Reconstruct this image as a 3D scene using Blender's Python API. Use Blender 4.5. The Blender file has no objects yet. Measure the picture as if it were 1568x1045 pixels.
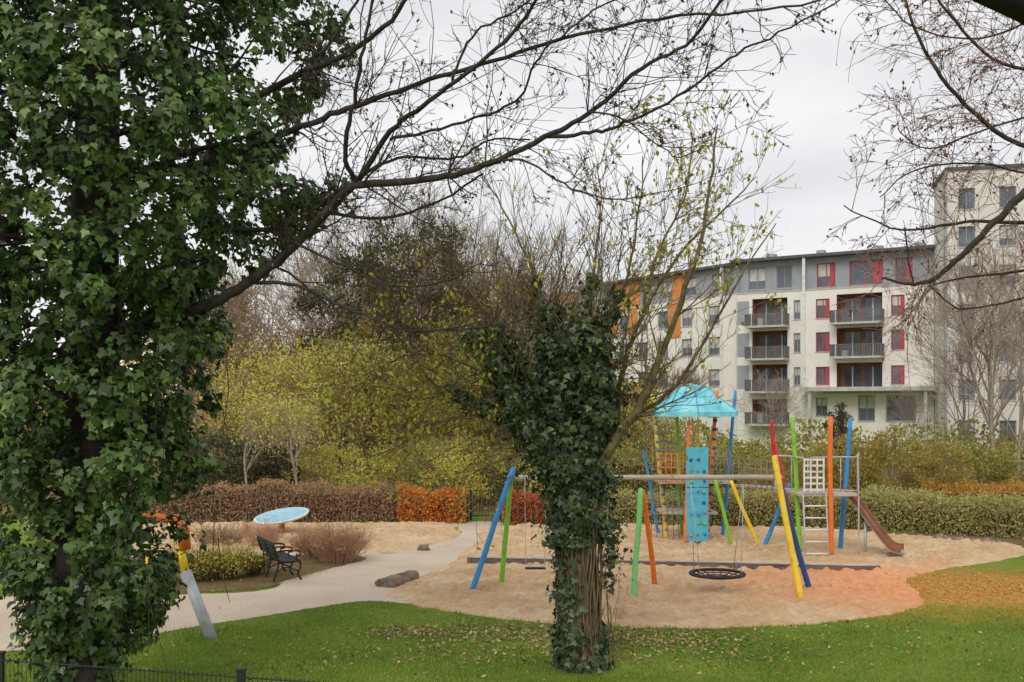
import bpy, math, random
import numpy as np
from mathutils import Vector, Matrix
random.seed(7); rng = np.random.default_rng(7)
U = random.uniform
scene = bpy.context.scene
H = 4.0; F = 1600.0; CX = 784.0; HY = 620.0
def pt(px, py, d): return Vector(((px-CX)/F*d, d, H-(py-HY)/F*d))
def gp(px, py):
    d = H*F/(py-HY); return Vector(((px-CX)/F*d, d, 0))

# ------------------------------------------------------------ materials
def lin(c):
    return tuple(((x/255)/12.92 if x/255 < 0.04045 else ((x/255+0.055)/1.055)**2.4) for x in c)
def C(r, g, b, k=1.0):
    l = lin((r, g, b)); return (l[0]*k, l[1]*k, l[2]*k, 1)
def newmat(name):
    m = bpy.data.materials.new(name); m.use_nodes = True
    nt = m.node_tree; nt.nodes.clear()
    o = nt.nodes.new('ShaderNodeOutputMaterial'); b = nt.nodes.new('ShaderNodeBsdfPrincipled')
    nt.links.new(b.outputs[0], o.inputs[0]); return m, nt, b, o
def ramp(nt, cols, pos=None):
    r = nt.nodes.new('ShaderNodeValToRGB'); e = r.color_ramp.elements
    n = len(cols); pos = pos or [i/(n-1) for i in range(n)]
    while len(e) < n: e.new(0.5)
    for i in range(n): e[i].position = pos[i]; e[i].color = cols[i]
    return r
def noise(nt, scale, detail=5, coord='Object', rough=0.6, stretch=None):
    t = nt.nodes.new('ShaderNodeTexCoord'); n = nt.nodes.new('ShaderNodeTexNoise')
    n.inputs['Scale'].default_value = scale; n.inputs['Detail'].default_value = detail
    n.inputs['Roughness'].default_value = rough
    if stretch:
        mp = nt.nodes.new('ShaderNodeMapping'); mp.inputs['Scale'].default_value = stretch
        nt.links.new(t.outputs[coord], mp.inputs[0]); nt.links.new(mp.outputs[0], n.inputs[0])
    else: nt.links.new(t.outputs[coord], n.inputs[0])
    return n
def bump(nt, b, src, strength, dist=0.02):
    bp = nt.nodes.new('ShaderNodeBump'); bp.inputs['Strength'].default_value = strength
    bp.inputs['Distance'].default_value = dist
    nt.links.new(src, bp.inputs['Height']); nt.links.new(bp.outputs[0], b.inputs['Normal']); return bp
def surf(name, cols, scale=3, rough=0.8, bmp=0.3, dist=0.02, stretch=None, pos=None, metal=0, spec=0.3):
    m, nt, b, o = newmat(name); n = noise(nt, scale, stretch=stretch)
    if pos is None:
        k = len(cols); pos = [0.3+0.4*i/(k-1) for i in range(k)]
    r = ramp(nt, cols, pos)
    nt.links.new(n.outputs[0], r.inputs[0]); nt.links.new(r.outputs[0], b.inputs['Base Color'])
    b.inputs['Roughness'].default_value = rough; b.inputs['Metallic'].default_value = metal
    b.inputs['Specular IOR Level'].default_value = spec
    if bmp: bump(nt, b, n.outputs[0], bmp, dist)
    return m
def paint(name, rgb, rough=0.5):
    a = C(*rgb, 0.95); d = C(*rgb, 0.66)
    return surf(name, [d, a, a], 5, rough, 0.15, 0.004, spec=0.35)
def leafmat(name, cols, trans=0.3, rough=0.55, spec=0.25, big=0.0, gain=1.3):
    cols = [(min(c[0]*gain, .8), min(c[1]*gain, .8), min(c[2]*gain, .8), 1) for c in cols]
    m, nt, b, o = newmat(name)
    g = nt.nodes.new('ShaderNodeNewGeometry'); r = ramp(nt, cols)
    src = g.outputs['Random Per Island']
    if big:
        n = noise(nt, big, 3)
        mr = nt.nodes.new('ShaderNodeMapRange'); mr.inputs[1].default_value = .3; mr.inputs[2].default_value = .7
        nt.links.new(n.outputs[0], mr.inputs[0])
        mx = nt.nodes.new('ShaderNodeMix'); mx.inputs[0].default_value = 0.5
        nt.links.new(src, mx.inputs[2]); nt.links.new(mr.outputs[0], mx.inputs[3]); src = mx.outputs[0]
    nt.links.new(src, r.inputs[0]); nt.links.new(r.outputs[0], b.inputs['Base Color'])
    b.inputs['Roughness'].default_value = rough; b.inputs['Specular IOR Level'].default_value = spec
    tr = nt.nodes.new('ShaderNodeBsdfTranslucent'); nt.links.new(r.outputs[0], tr.inputs[0])
    ms = nt.nodes.new('ShaderNodeMixShader'); ms.inputs[0].default_value = trans
    nt.links.new(b.outputs[0], ms.inputs[1]); nt.links.new(tr.outputs[0], ms.inputs[2])
    nt.links.new(ms.outputs[0], o.inputs[0]); return m

# ------------------------------------------------------------ mesh helpers
def link(ob, parent=None):
    scene.collection.objects.link(ob)
    if parent: ob.parent = parent
    return ob
def empty(name):
    e = bpy.data.objects.new(name, None); e.empty_display_size = 0.3; return link(e)
def fastmesh(name, V, faces_flat, k, mats, parent=None, smooth=False):
    me = bpy.data.meshes.new(name)
    nf = len(faces_flat)//k
    me.vertices.add(len(V)); me.vertices.foreach_set('co', np.asarray(V, dtype=np.float32).ravel())
    me.loops.add(nf*k); me.loops.foreach_set('vertex_index', np.asarray(faces_flat, dtype=np.int32))
    me.polygons.add(nf); me.polygons.foreach_set('loop_start', np.arange(0, nf*k, k, dtype=np.int32))
    me.polygons.foreach_set('loop_total', np.full(nf, k, dtype=np.int32))
    if smooth: me.polygons.foreach_set('use_smooth', np.ones(nf, dtype=bool))
    me.update(calc_edges=True)
    for m in (mats if isinstance(mats, list) else [mats]): me.materials.append(m)
    return link(bpy.data.objects.new(name, me), parent)
def tubes(name, branches, mat, n=5, parent=None):
    groups = {}
    for pts, rad in branches: groups.setdefault(len(pts), []).append((pts, rad))
    VV, FF, off = [], [], 0
    for k, lst in groups.items():
        P = np.array([[tuple(p) for p in b[0]] for b in lst]); R = np.array([list(b[1]) for b in lst])
        T = np.gradient(P, axis=1); T /= np.linalg.norm(T, axis=2, keepdims=True)+1e-9
        ref = np.where(np.abs(T[:, :1, 2:3]) > 0.8, np.array([[[1., 0, 0]]]), np.array([[[0, 0, 1.]]]))
        A = np.cross(T, ref); A /= np.linalg.norm(A, axis=2, keepdims=True)+1e-9
        B = np.cross(T, A)
        th = np.arange(n)/n*2*np.pi
        V = P[:, :, None]+R[:, :, None, None]*(A[:, :, None]*np.cos(th)[None, None, :, None]+B[:, :, None]*np.sin(th)[None, None, :, None])
        nb = len(lst); VV.append(V.reshape(-1, 3))
        i = np.arange(k-1)[:, None]; j = np.arange(n)[None]
        q = np.stack([i*n+j, i*n+(j+1) % n, (i+1)*n+(j+1) % n, (i+1)*n+j], -1).reshape(-1)
        FF.append((q[None]+(np.arange(nb)*k*n)[:, None]+off).ravel()); off += nb*k*n
    return fastmesh(name, np.concatenate(VV), np.concatenate(FF), 4, mat, parent, True)
IVY = np.array([(0, 0, 0), (.3, -.15, -.05), (.55, .2, -.16), (.28, .38, -.06), (0, .95, -.12), (-.28, .38, -.06), (-.55, .2, -.16), (-.3, -.15, -.05)])
OVAL = np.array([(0, 0, 0), (.26, .3, -.06), (.2, .7, -.1), (0, 1, -.05), (-.2, .7, -.1), (-.26, .3, -.06)])
DIA = np.array([(0, 0, 0), (.35, .5, -.08), (0, 1, 0), (-.35, .5, -.08)])
def leaves(name, P, N, size, templ, mat, parent=None, down=1.0, sj=0.35):
    P = np.asarray(P, float); n = len(P)
    if N is None: N = rng.normal(size=(n, 3))
    N = np.asarray(N, float)+1e-6; N /= np.linalg.norm(N, axis=1, keepdims=True)
    T = rng.normal(size=(n, 3))*0.6; T[:, 2] -= down
    T -= N*(T*N).sum(1, keepdims=True); T /= np.linalg.norm(T, axis=1, keepdims=True)+1e-9
    B = np.cross(T, N); s = size*(1+sj*rng.uniform(-1, 1, n))
    V = P[:, None]+s[:, None, None]*(templ[None, :, 0:1]*B[:, None]+(templ[None, :, 1:2]-.4)*T[:, None]+templ[None, :, 2:3]*N[:, None])
    k = len(templ)
    return fastmesh(name, V.reshape(-1, 3), np.arange(n*k), k, mat, parent)

class MB:
    def __init__(s): s.v = []; s.f = []; s.m = []; s.mats = []
    def mi(s, m):
        if m not in s.mats: s.mats.append(m)
        return s.mats.index(m)
    def add(s, vs, fs, m):
        o = len(s.v); s.v += [tuple(v) for v in vs]; i = s.mi(m)
        for f in fs: s.f.append([a+o for a in f]); s.m.append(i)
    def box(s, lo, hi, m, M=None):
        x0, y0, z0 = lo; x1, y1, z1 = hi
        vs = [Vector(p) for p in [(x0, y0, z0), (x1, y0, z0), (x1, y1, z0), (x0, y1, z0), (x0, y0, z1), (x1, y0, z1), (x1, y1, z1), (x0, y1, z1)]]
        if M: vs = [M @ v for v in vs]
        s.add(vs, [(0, 3, 2, 1), (4, 5, 6, 7), (0, 1, 5, 4), (1, 2, 6, 5), (2, 3, 7, 6), (3, 0, 4, 7)], m)
    def tube(s, pts, r, m, n=10, cap=True):
        pts = [Vector(p) for p in pts]; k = len(pts)
        rs = r if isinstance(r, (list, tuple)) else [r]*k
        vs = []; ref = None
        for i, p in enumerate(pts):
            t = (pts[min(i+1, k-1)]-pts[max(i-1, 0)]).normalized()
            if ref is None: ref = Vector((1, 0, 0)) if abs(t.z) > .8 else Vector((0, 0, 1))
            a = t.cross(ref).normalized(); b = t.cross(a)
            for j in range(n):
                th = 2*math.pi*j/n; vs.append(p+(a*math.cos(th)+b*math.sin(th))*rs[i])
        fs = [(i*n+j, i*n+(j+1) % n, (i+1)*n+(j+1) % n, (i+1)*n+j) for i in range(k-1) for j in range(n)]
        if cap: fs += [tuple(range(n))[::-1], tuple(range((k-1)*n, k*n))]
        s.add(vs, fs, m)
    def obj(s, name, parent=None, smooth=False, bevel=0):
        me = bpy.data.meshes.new(name); me.from_pydata(s.v, [], s.f)
        for m in s.mats: me.materials.append(m)
        me.polygons.foreach_set('material_index', s.m)
        if smooth: me.polygons.foreach_set('use_smooth', [True]*len(s.f))
        me.update(); ob = link(bpy.data.objects.new(name, me), parent)
        if bevel:
            b = ob.modifiers.new('bevel', 'BEVEL'); b.width = bevel; b.segments = 2; b.limit_method = 'ANGLE'
        return ob
def spline(pts, rad=None, sub=5):
    P = [Vector(p) for p in pts]; out = []; rr = []
    for i in range(len(P)-1):
        a = P[max(i-1, 0)]; b = P[i]; c = P[i+1]; d = P[min(i+2, len(P)-1)]
        for j in range(sub):
            t = j/sub
            out.append(0.5*((2*b)+(c-a)*t+(2*a-5*b+4*c-d)*t*t+(3*b-a-3*c+d)*t**3))
            if rad: rr.append(rad[i]*(1-t)+rad[i+1]*t)
    out.append(P[-1])
    if rad: rr.append(rad[-1]); return out, rr
    return out

def rv(): return Vector((random.gauss(0, 1), random.gauss(0, 1), random.gauss(0, 1)))
def grow(out, tips, p, d, L, r, lvl, S):
    k = 5; pts = [p]; dd = d.normalized(); dirs = [dd]
    for i in range(k-1):
        dd = (dd+rv()*S['wig']+Vector((0, 0, S['up']))).normalized(); p = p+dd*(L/(k-1)); pts.append(p); dirs.append(dd)
    r1 = max(r*.45, S['rmin']*.7); rad = [r+(r1-r)*i/(k-1) for i in range(k)]
    out.append((pts, rad))
    if lvl <= 0: tips.extend(pts[1:]); return
    for j in range(S['n'][lvl]):
        t = U(S.get('t0', .2), 1)*(k-1); i = min(int(t), k-2); f = t-i
        q = pts[i].lerp(pts[i+1], f); e = dirs[i+1]
        perp = e.cross(rv()).normalized(); a = U(*S['ang'])
        cd = e*math.cos(a)+perp*math.sin(a)
        grow(out, tips, q, cd, L*S['ratio']*U(.7, 1.2)*(1.15-.4*t/(k-1)), max(rad[i]*.6, S['rmin']), lvl-1, S)

# ------------------------------------------------------------ world, light, camera
w = bpy.data.worlds.new("World"); scene.world = w; w.use_nodes = True
nt = w.node_tree; nt.nodes.clear()
wo = nt.nodes.new('ShaderNodeOutputWorld'); bg = nt.nodes.new('ShaderNodeBackground')
sky = nt.nodes.new('ShaderNodeTexSky'); sky.sky_type = 'NISHITA'; sky.sun_disc = False
sky.sun_elevation = math.radians(40); sky.sun_rotation = math.radians(200)
tc = nt.nodes.new('ShaderNodeTexCoord'); mp = nt.nodes.new('ShaderNodeMapping'); mp.inputs['Scale'].default_value = (1, 1, 2.6)
nz = nt.nodes.new('ShaderNodeTexNoise'); nz.inputs['Scale'].default_value = 2.6; nz.inputs['Detail'].default_value = 5
nt.links.new(tc.outputs['Generated'], mp.inputs[0]); nt.links.new(mp.outputs[0], nz.inputs[0])
cr = ramp(nt, [(5.9, 5.97, 6.1, 1), (6.9, 6.92, 7.0, 1), (7.9, 7.9, 7.9, 1)], [.36, .5, .64]); nt.links.new(nz.outputs[0], cr.inputs[0])
mx = nt.nodes.new('ShaderNodeMix'); mx.data_type = 'RGBA'; mx.inputs[0].default_value = 0.94
nt.links.new(sky.outputs[0], mx.inputs[6]); nt.links.new(cr.outputs[0], mx.inputs[7])
nt.links.new(mx.outputs[2], bg.inputs[0]); bg.inputs[1].default_value = 0.128
nt.links.new(bg.outputs[0], wo.inputs[0])
sl = bpy.data.lights.new('sun', 'SUN'); sl.energy = 1.5; sl.angle = math.radians(30); sl.color = (1, .95, .87)
so = link(bpy.data.objects.new('sun', sl)); so.rotation_euler = (math.radians(50), 0, math.radians(-20))
cam = bpy.data.cameras.new('camera'); co = link(bpy.data.objects.new('camera', cam))
co.location = (0, 0, H); co.rotation_euler = (math.radians(90), 0, 0)
cam.sensor_width = 36; cam.lens = F/1568*36; cam.shift_y = (HY-522.5)/1568; cam.clip_end = 2000
scene.camera = co
scene.view_settings.view_transform = 'Standard'; scene.view_settings.look = 'None'; scene.view_settings.exposure = 0

# ------------------------------------------------------------ ground materials
def orange_mask(nt):  # orange tint painted over lawn and sand in a soft ellipse
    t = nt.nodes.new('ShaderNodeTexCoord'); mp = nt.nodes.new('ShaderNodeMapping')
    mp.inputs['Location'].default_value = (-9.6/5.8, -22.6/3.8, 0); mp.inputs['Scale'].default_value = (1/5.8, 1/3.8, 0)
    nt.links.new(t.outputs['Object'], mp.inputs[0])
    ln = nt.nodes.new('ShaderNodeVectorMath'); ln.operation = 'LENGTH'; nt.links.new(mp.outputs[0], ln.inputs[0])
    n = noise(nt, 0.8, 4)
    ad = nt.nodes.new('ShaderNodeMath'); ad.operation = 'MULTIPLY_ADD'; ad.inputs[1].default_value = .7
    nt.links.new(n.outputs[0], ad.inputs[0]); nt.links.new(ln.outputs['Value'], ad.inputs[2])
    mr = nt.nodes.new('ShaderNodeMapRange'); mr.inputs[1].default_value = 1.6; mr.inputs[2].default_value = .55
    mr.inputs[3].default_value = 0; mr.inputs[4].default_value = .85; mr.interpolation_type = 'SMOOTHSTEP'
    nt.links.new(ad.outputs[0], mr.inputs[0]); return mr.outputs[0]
def groundmat(name, cols, s1, s2, s3cols, bmp, dist, orange=None):
    m, nt, b, o = newmat(name)
    n1 = noise(nt, s1, 6); r1 = ramp(nt, cols, [.3+.4*i/(len(cols)-1) for i in range(len(cols))]); nt.links.new(n1.outputs[0], r1.inputs[0])
    n2 = noise(nt, s2, 8, rough=.75); r2 = ramp(nt, s3cols, [.3, .7]); nt.links.new(n2.outputs[0], r2.inputs[0])
    mm = nt.nodes.new('ShaderNodeMix'); mm.data_type = 'RGBA'; mm.blend_type = 'MULTIPLY'; mm.inputs[0].default_value = 1
    nt.links.new(r1.outputs[0], mm.inputs[6]); nt.links.new(r2.outputs[0], mm.inputs[7]); out = mm.outputs[2]
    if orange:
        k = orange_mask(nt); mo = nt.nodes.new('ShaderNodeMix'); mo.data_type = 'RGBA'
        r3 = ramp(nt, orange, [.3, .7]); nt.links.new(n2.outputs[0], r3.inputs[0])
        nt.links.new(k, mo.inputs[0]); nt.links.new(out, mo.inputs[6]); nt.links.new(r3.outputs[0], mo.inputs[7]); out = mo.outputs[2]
    b.inputs['Roughness'].default_value = .95
    b.inputs['Specular IOR Level'].default_value = .1
    ad = nt.nodes.new('ShaderNodeMath'); ad.operation = 'ADD'
    n3 = noise(nt, s1*6, 3); nt.links.new(n3.outputs[0], ad.inputs[0]); nt.links.new(n2.outputs[0], ad.inputs[1]); hs = ad.outputs[0]
    nt.links.new(out, b.inputs['Base Color'])
    bump(nt, b, hs, bmp, dist); return m
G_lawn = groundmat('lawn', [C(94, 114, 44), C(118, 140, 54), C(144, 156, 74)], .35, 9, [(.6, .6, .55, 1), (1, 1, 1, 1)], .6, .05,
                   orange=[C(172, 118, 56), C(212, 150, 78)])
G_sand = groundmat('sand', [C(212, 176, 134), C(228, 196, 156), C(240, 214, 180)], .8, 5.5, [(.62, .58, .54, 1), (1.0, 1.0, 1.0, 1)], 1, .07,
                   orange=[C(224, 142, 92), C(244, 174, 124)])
G_path = groundmat('path', [C(198, 182, 160), C(210, 193, 172), C(218, 203, 180)], .5, 14, [(.70, .69, .68, 1), (1, 1, 1, 1)], .3, .015)
G_soil = groundmat('soil', [C(108, 92, 66), C(138, 116, 80), C(126, 122, 70)], 1.2, 8, [(.5, .5, .5, 1), (1, 1, 1, 1)], .8, .04)

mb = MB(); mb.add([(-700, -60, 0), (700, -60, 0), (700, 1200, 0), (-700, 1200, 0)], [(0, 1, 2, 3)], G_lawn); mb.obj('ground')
def smoothpoly(pp, jit=0.04):
    P = [gp(*p) for p in pp]; n = len(P); out = []
    for i in range(n):
        a, b, c, d = P[i-1], P[i], P[(i+1) % n], P[(i+2) % n]
        for j in range(8):
            t = j/8; q = 0.5*((2*b)+(c-a)*t+(2*a-5*b+4*c-d)*t*t+(3*b-a-3*c+d)*t**3)
            out.append(Vector((q.x+U(-jit, jit), q.y+U(-jit, jit), 0)))
    return out
def sheet(name, poly, z, mat):
    mb = MB(); mb.add([(p.x, p.y, z) for p in poly], [tuple(range(len(poly)))], mat); return mb.obj(name)
def inside(px, py, poly):
    X = np.array([p.x for p in poly]); Y = np.array([p.y for p in poly]); r = np.zeros(np.shape(px), bool); j = len(X)-1
    for i in range(len(X)):
        c = ((Y[i] > py) != (Y[j] > py)); xx = (X[j]-X[i])*(py-Y[i])/(Y[j]-Y[i]+1e-12)+X[i]
        r ^= c & (px < xx); j = i
    return r
def edgedist(px, py, poly):
    d = np.full(px.shape, 1e9); n = len(poly)
    for i in range(n):
        a = poly[i]; b = poly[(i+1) % n]; ex, ey = b.x-a.x, b.y-a.y; l = ex*ex+ey*ey+1e-9
        t = np.clip(((px-a.x)*ex+(py-a.y)*ey)/l, 0, 1); d = np.minimum(d, np.hypot(px-a.x-t*ex, py-a.y-t*ey))
    return d
def loose_sand(name, poly, cell, ndent, mat):
    """real relief: trodden sand whose rim sinks into the ground"""
    x0 = min(p.x for p in poly)-.6; x1 = max(p.x for p in poly)+.6; y0 = min(p.y for p in poly)-.6; y1 = max(p.y for p in poly)+.6
    nx = int((x1-x0)/cell); ny = int((y1-y0)/cell); xs = np.linspace(x0, x1, nx); ys = np.linspace(y0, y1, ny); GX, GY = np.meshgrid(xs, ys)
    ins = inside(GX, GY, poly); d = edgedist(GX, GY, poly); sd = np.where(ins, d, -d)
    Z = np.zeros_like(GX)
    for i in range(ndent):
        cx = U(x0, x1); cy = U(y0, y1); r = U(.09, .22); dep = U(.015, .055)*(1 if random.random() < .7 else -.7)
        i0 = max(int((cx-x0-3*r)/cell), 0); i1 = min(int((cx-x0+3*r)/cell)+1, nx); j0 = max(int((cy-y0-3*r)/cell), 0); j1 = min(int((cy-y0+3*r)/cell)+1, ny)
        if i1 <= i0 or j1 <= j0: continue
        a = U(0, 3.14); dx = GX[j0:j1, i0:i1]-cx; dy = GY[j0:j1, i0:i1]-cy; u = dx*math.cos(a)+dy*math.sin(a); v = -dx*math.sin(a)+dy*math.cos(a)
        q = (u/r)**2+(v/(r*.6))**2; Z[j0:j1, i0:i1] += dep*(-np.exp(-q)+.45*np.exp(-(np.sqrt(q)-1.5)**2*3))
    Z += .02*np.sin(GX*1.1+GY*.7)+.015*np.sin(GX*.5-GY*1.3+1)
    ramp_ = np.clip(sd/.5, 0, 1)
    Z = np.where(sd > 0, .012+ramp_*(.07+Z), np.maximum(sd*.35, -.3)+.012)
    Z = np.where((sd > .08) & (Z < .012), .012, Z)
    ii, jj = np.meshgrid(np.arange(nx-1), np.arange(ny-1)); a = (jj*nx+ii).ravel(); q = np.stack([a, a+1, a+nx+1, a+nx], 1)
    keep = (sd.ravel()[q] > -.35).any(1); q = q[keep]
    return fastmesh(name, np.stack([GX.ravel(), GY.ravel(), Z.ravel()], 1), q.ravel(), 4, mat, None, True)
sandp = smoothpoly([(605, 917), (700, 938), (850, 955), (960, 960), (1100, 962), (1250, 955), (1350, 943), (1405, 928), (1405, 905), (1385, 888), (1440, 872), (1520, 860), (1572, 846), (1535, 832), (1380, 820), (1150, 808), (780, 806), (730, 830), (690, 862), (640, 885), (600, 903)], .07)
pathp = smoothpoly([(-300, 1010), (0, 1000), (215, 974), (300, 960), (400, 945), (480, 932), (560, 921), (640, 924), (660, 900), (700, 880), (740, 850), (790, 820), (770, 801), (690, 801), (640, 812), (590, 840), (560, 862), (450, 888), (400, 905), (240, 912), (-300, 925)], .03)
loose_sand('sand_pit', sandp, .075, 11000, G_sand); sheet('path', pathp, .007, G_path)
backp = smoothpoly([(180, 808), (300, 804), (450, 802), (600, 802), (700, 803), (722, 820), (665, 842), (610, 862), (560, 880), (430, 895), (180, 900)])
sheet('sand_under', backp, .0095, G_path)
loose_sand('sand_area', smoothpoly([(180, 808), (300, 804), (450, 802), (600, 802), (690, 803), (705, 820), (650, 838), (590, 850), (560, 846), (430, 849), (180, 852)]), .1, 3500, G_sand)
bedp = smoothpoly([(180, 856), (300, 852), (430, 852), (520, 848), (560, 856), (520, 868), (450, 886), (400, 902), (300, 908), (180, 910)])
sheet('planting_bed', bedp, .014, G_soil)
strip = [gp(*p) for p in [(740, 806), (1100, 812), (1380, 826), (1560, 842), (1750, 850), (1750, 793), (740, 793)]]
sheet('planting_strip', strip, .004, G_soil)
mb = MB(); mb.add([(-60, 37.6, .016), (60, 37.6, .016), (90, 78, .016), (-90, 78, .016)], [(0, 1, 2, 3)], G_soil); mb.obj('woodland_floor')
# grass blades on the lawn
M_grass = leafmat('grass_blades', [C(72, 98, 32), C(106, 136, 44), C(140, 162, 60), C(170, 176, 94)], .35, big=.45, gain=1.05)
n = 190000; gx = rng.uniform(-11, 14, n); gy = 12.5+rng.random(n)**1.1*12.5
ok = ~inside(gx, gy, sandp) & ~inside(gx, gy, pathp) & ~inside(gx, gy, bedp) & (np.abs(gx) < gy*.54+.6)
ok &= ~((gx > 6.0) & (gy > 20.3) & (rng.random(n) < np.clip((gy-20.3)*1.0, 0, .8))) & ~((np.hypot(gx-1.1, gy-16) < .75) & (rng.random(n) < .7))
gx = gx[ok]; gy = gy[ok]; n = len(gx)
hh = rng.uniform(.03, .07, n)*np.where(gy > 19, .75, 1); a = rng.uniform(0, 6.28, n); ww = .0075
lean = rng.normal(0, .022, (n, 2))
V = np.zeros((n, 3, 3)); V[:, 0] = np.stack([gx-np.cos(a)*ww, gy-np.sin(a)*ww, np.zeros(n)], 1); V[:, 1] = np.stack([gx+np.cos(a)*ww, gy+np.sin(a)*ww, np.zeros(n)], 1)
V[:, 2] = np.stack([gx+lean[:, 0], gy+lean[:, 1], hh], 1)
fastmesh('lawn_grass', V.reshape(-1, 3), np.arange(n*3), 3, M_grass)
# fallen leaves
M_fall = leafmat('fallen_leaves', [C(96, 74, 46), C(150, 126, 78), C(176, 156, 98), C(122, 96, 56), C(196, 182, 138), C(80, 60, 40)], .1, gain=1.1)
def scatter(n, cx, cy, sx, sy): return np.stack([rng.normal(cx, sx, n), rng.normal(cy, sy, n)], 1)
fl = np.concatenate([scatter(420, -1.8, 18.3, .5, .3), scatter(800, .3, 18.2, .9, .45), scatter(700, 2.2, 17.9, .9, .5), scatter(450, -.6, 16.8, 1.6, .6), scatter(550, 2.4, 16.8, 1.6, .6), np.stack([rng.uniform(-9, 12, 600), rng.uniform(14, 24, 600)], 1), scatter(250, 5.0, 17.8, 2.0, .8)])
ok = (~inside(fl[:, 0], fl[:, 1], sandp) & ~inside(fl[:, 0], fl[:, 1], pathp)) | (rng.random(len(fl)) < .08); fl = fl[ok]
nn = rng.normal(0, .55, (len(fl), 3)); nn[:, 2] = 1
zf = rng.uniform(.03, .06, len(fl)); zf[inside(fl[:, 0], fl[:, 1], sandp)] += .06
leaves('fallen_leaves', np.column_stack([fl, zf]), nn, .066, OVAL, M_fall, down=0, sj=.5)
M_fallo = leafmat('orange_flecks', [C(186, 118, 58), C(214, 150, 80), C(200, 152, 84), C(140, 100, 56)], .1, gain=1.0)
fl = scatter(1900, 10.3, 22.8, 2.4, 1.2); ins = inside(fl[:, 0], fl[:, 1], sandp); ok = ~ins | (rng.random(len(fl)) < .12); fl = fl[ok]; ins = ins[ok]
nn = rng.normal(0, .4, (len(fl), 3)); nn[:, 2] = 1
leaves('orange_fleck_scatter', np.column_stack([fl, rng.uniform(.03, .05, len(fl))+ins*.07]), nn, .06, OVAL, M_fallo, down=0)  # leaf-shaped orange flecks scattered over the tinted patch

# ------------------------------------------------------------ barks
M_bark = surf('bark', [C(64, 52, 42), C(118, 100, 80), C(152, 130, 104)], 14, .95, 1, .05, stretch=(1, 1, .22))
M_dark = surf('dark_branch_bark', [C(44, 40, 37), C(78, 69, 62)], 8, .9, .4, .01)
M_black_b = surf('near_black_bark', [C(24, 22, 22), C(44, 40, 38)], 8, .9, .4, .01)  # near black, for the limb that fills the dark upper corner
M_twig = surf('twig_brown', [C(130, 108, 88), C(164, 142, 118)], 5, .9, 0)  # lightened brown: aerial haze of the background put into the colour
M_twigred = surf('twig_red', [C(108, 78, 68), C(146, 112, 98)], 5, .9, 0)
M_twiggrey = surf('twig_grey', [C(146, 134, 122), C(178, 166, 152)], 5, .9, 0)
M_haze = surf('twig_far_hazed', [C(150, 138, 128), C(182, 170, 158)], 5, .9, 0)  # paler twig tone with distance haze baked into the colour
M_limb = surf('limb_olive', [C(90, 78, 56), C(134, 118, 84)], 6, .9, .4, .01)
M_ivy = leafmat('ivy_leaves', [C(30, 44, 22), C(46, 64, 30), C(66, 90, 38), C(90, 116, 52), C(136, 154, 88)], .2, .42, .5, big=1.1, gain=1.25)
M_ivy2 = leafmat('ivy_leaves_dark', [C(30, 42, 26), C(46, 62, 36), C(64, 84, 46), C(100, 118, 72)], .15, .42, .5, gain=1.15)

# ------------------------------------------------------------ big ivy-clad tree on the left
T1 = empty('ivy_covered_tree')
prof = [(0, -5.62, .42), (.8, -5.66, .62), (1.5, -5.5, 1.05), (2.0, -5.55, 1.12), (2.6, -5.62, 1.12), (3.2, -5.5, 1.4), (4.2, -5.5, 1.5), (5.4, -5.5, 1.75), (6.0, -5.5, 2.15), (6.5, -5.35, 2.75), (7.7, -5.2, 2.65), (9.2, -5.2, 2.75), (10.6, -5.2, 2.2)]
pz = [p[0] for p in prof]; YD = 13.7
N = 2400; z = rng.uniform(.25, 10.5, N); r = np.interp(z, pz, [p[2] for p in prof])
keep = rng.random(N) < r/2.65*.86; z = z[keep]; r = r[keep]; N = len(z); th = rng.uniform(0, 2*np.pi, N)
xc = np.interp(z, pz, [p[1] for p in prof])
rho = np.where(rng.random(N) < .72, rng.uniform(.74, 1.04, N), rng.uniform(.25, .74, N))
lump = 1+.12*np.sin(z*3.1+th*2)+.10*np.sin(z*6.7-th*3)+.06*np.sin(z*12+th*5)
cc = np.stack([xc+np.cos(th)*r*rho*lump, YD+np.sin(th)*r*rho*lump*.9, z], 1)
front = (np.sin(th) < .3) | (rng.random(N) < .4); cc = cc[front]; xcf = xc[front]
P = []; NN = []
for i, c in enumerate(cc):
    k = int(U(30, 90)); s = U(.10, .25)
    q = rng.normal(size=(k, 3)); q /= np.linalg.norm(q, axis=1, keepdims=True)
    q *= rng.uniform(.45, 1.15, (k, 1))*s*np.array([1.05, 1.05, 1.5]); P.append(c+q)
    out = np.array([c[0]-xcf[i], c[1]-YD, 0]); out /= np.linalg.norm(out)+1e-6
    NN.append(q/s*.6+out*.7+np.array([0, 0, .55])+rng.normal(0, .45, (k, 3)))
P = np.concatenate(P); NN = np.concatenate(NN)
leaves('ivy_leaves', P, NN, .092, IVY, M_ivy, T1, sj=.5)
br = []; tips = []
tr, rr = spline([(-5.6, 13.7, -.1), (-5.62, 13.7, 1.6), (-5.5, 13.75, 4), (-5.45, 13.7, 7), (-5.3, 13.7, 11)], [.45, .36, .33, .3, .2])
br.append((tr, rr))
for i in range(46):
    z0 = U(1.5, 10); a = U(0, 6.28); L = np.interp(z0, pz, [p[2] for p in prof])*U(.7, 1.0)
    grow(br, tips, Vector((-5.5, 13.7, z0)), Vector((math.cos(a), math.sin(a), .25)), L, .05, 1, dict(wig=.12, up=.02, n=[0, 4], ang=(.4, 1), ratio=.5, rmin=.01))
tubes('trunk', br, M_dark, 7, T1)
br = []
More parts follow.
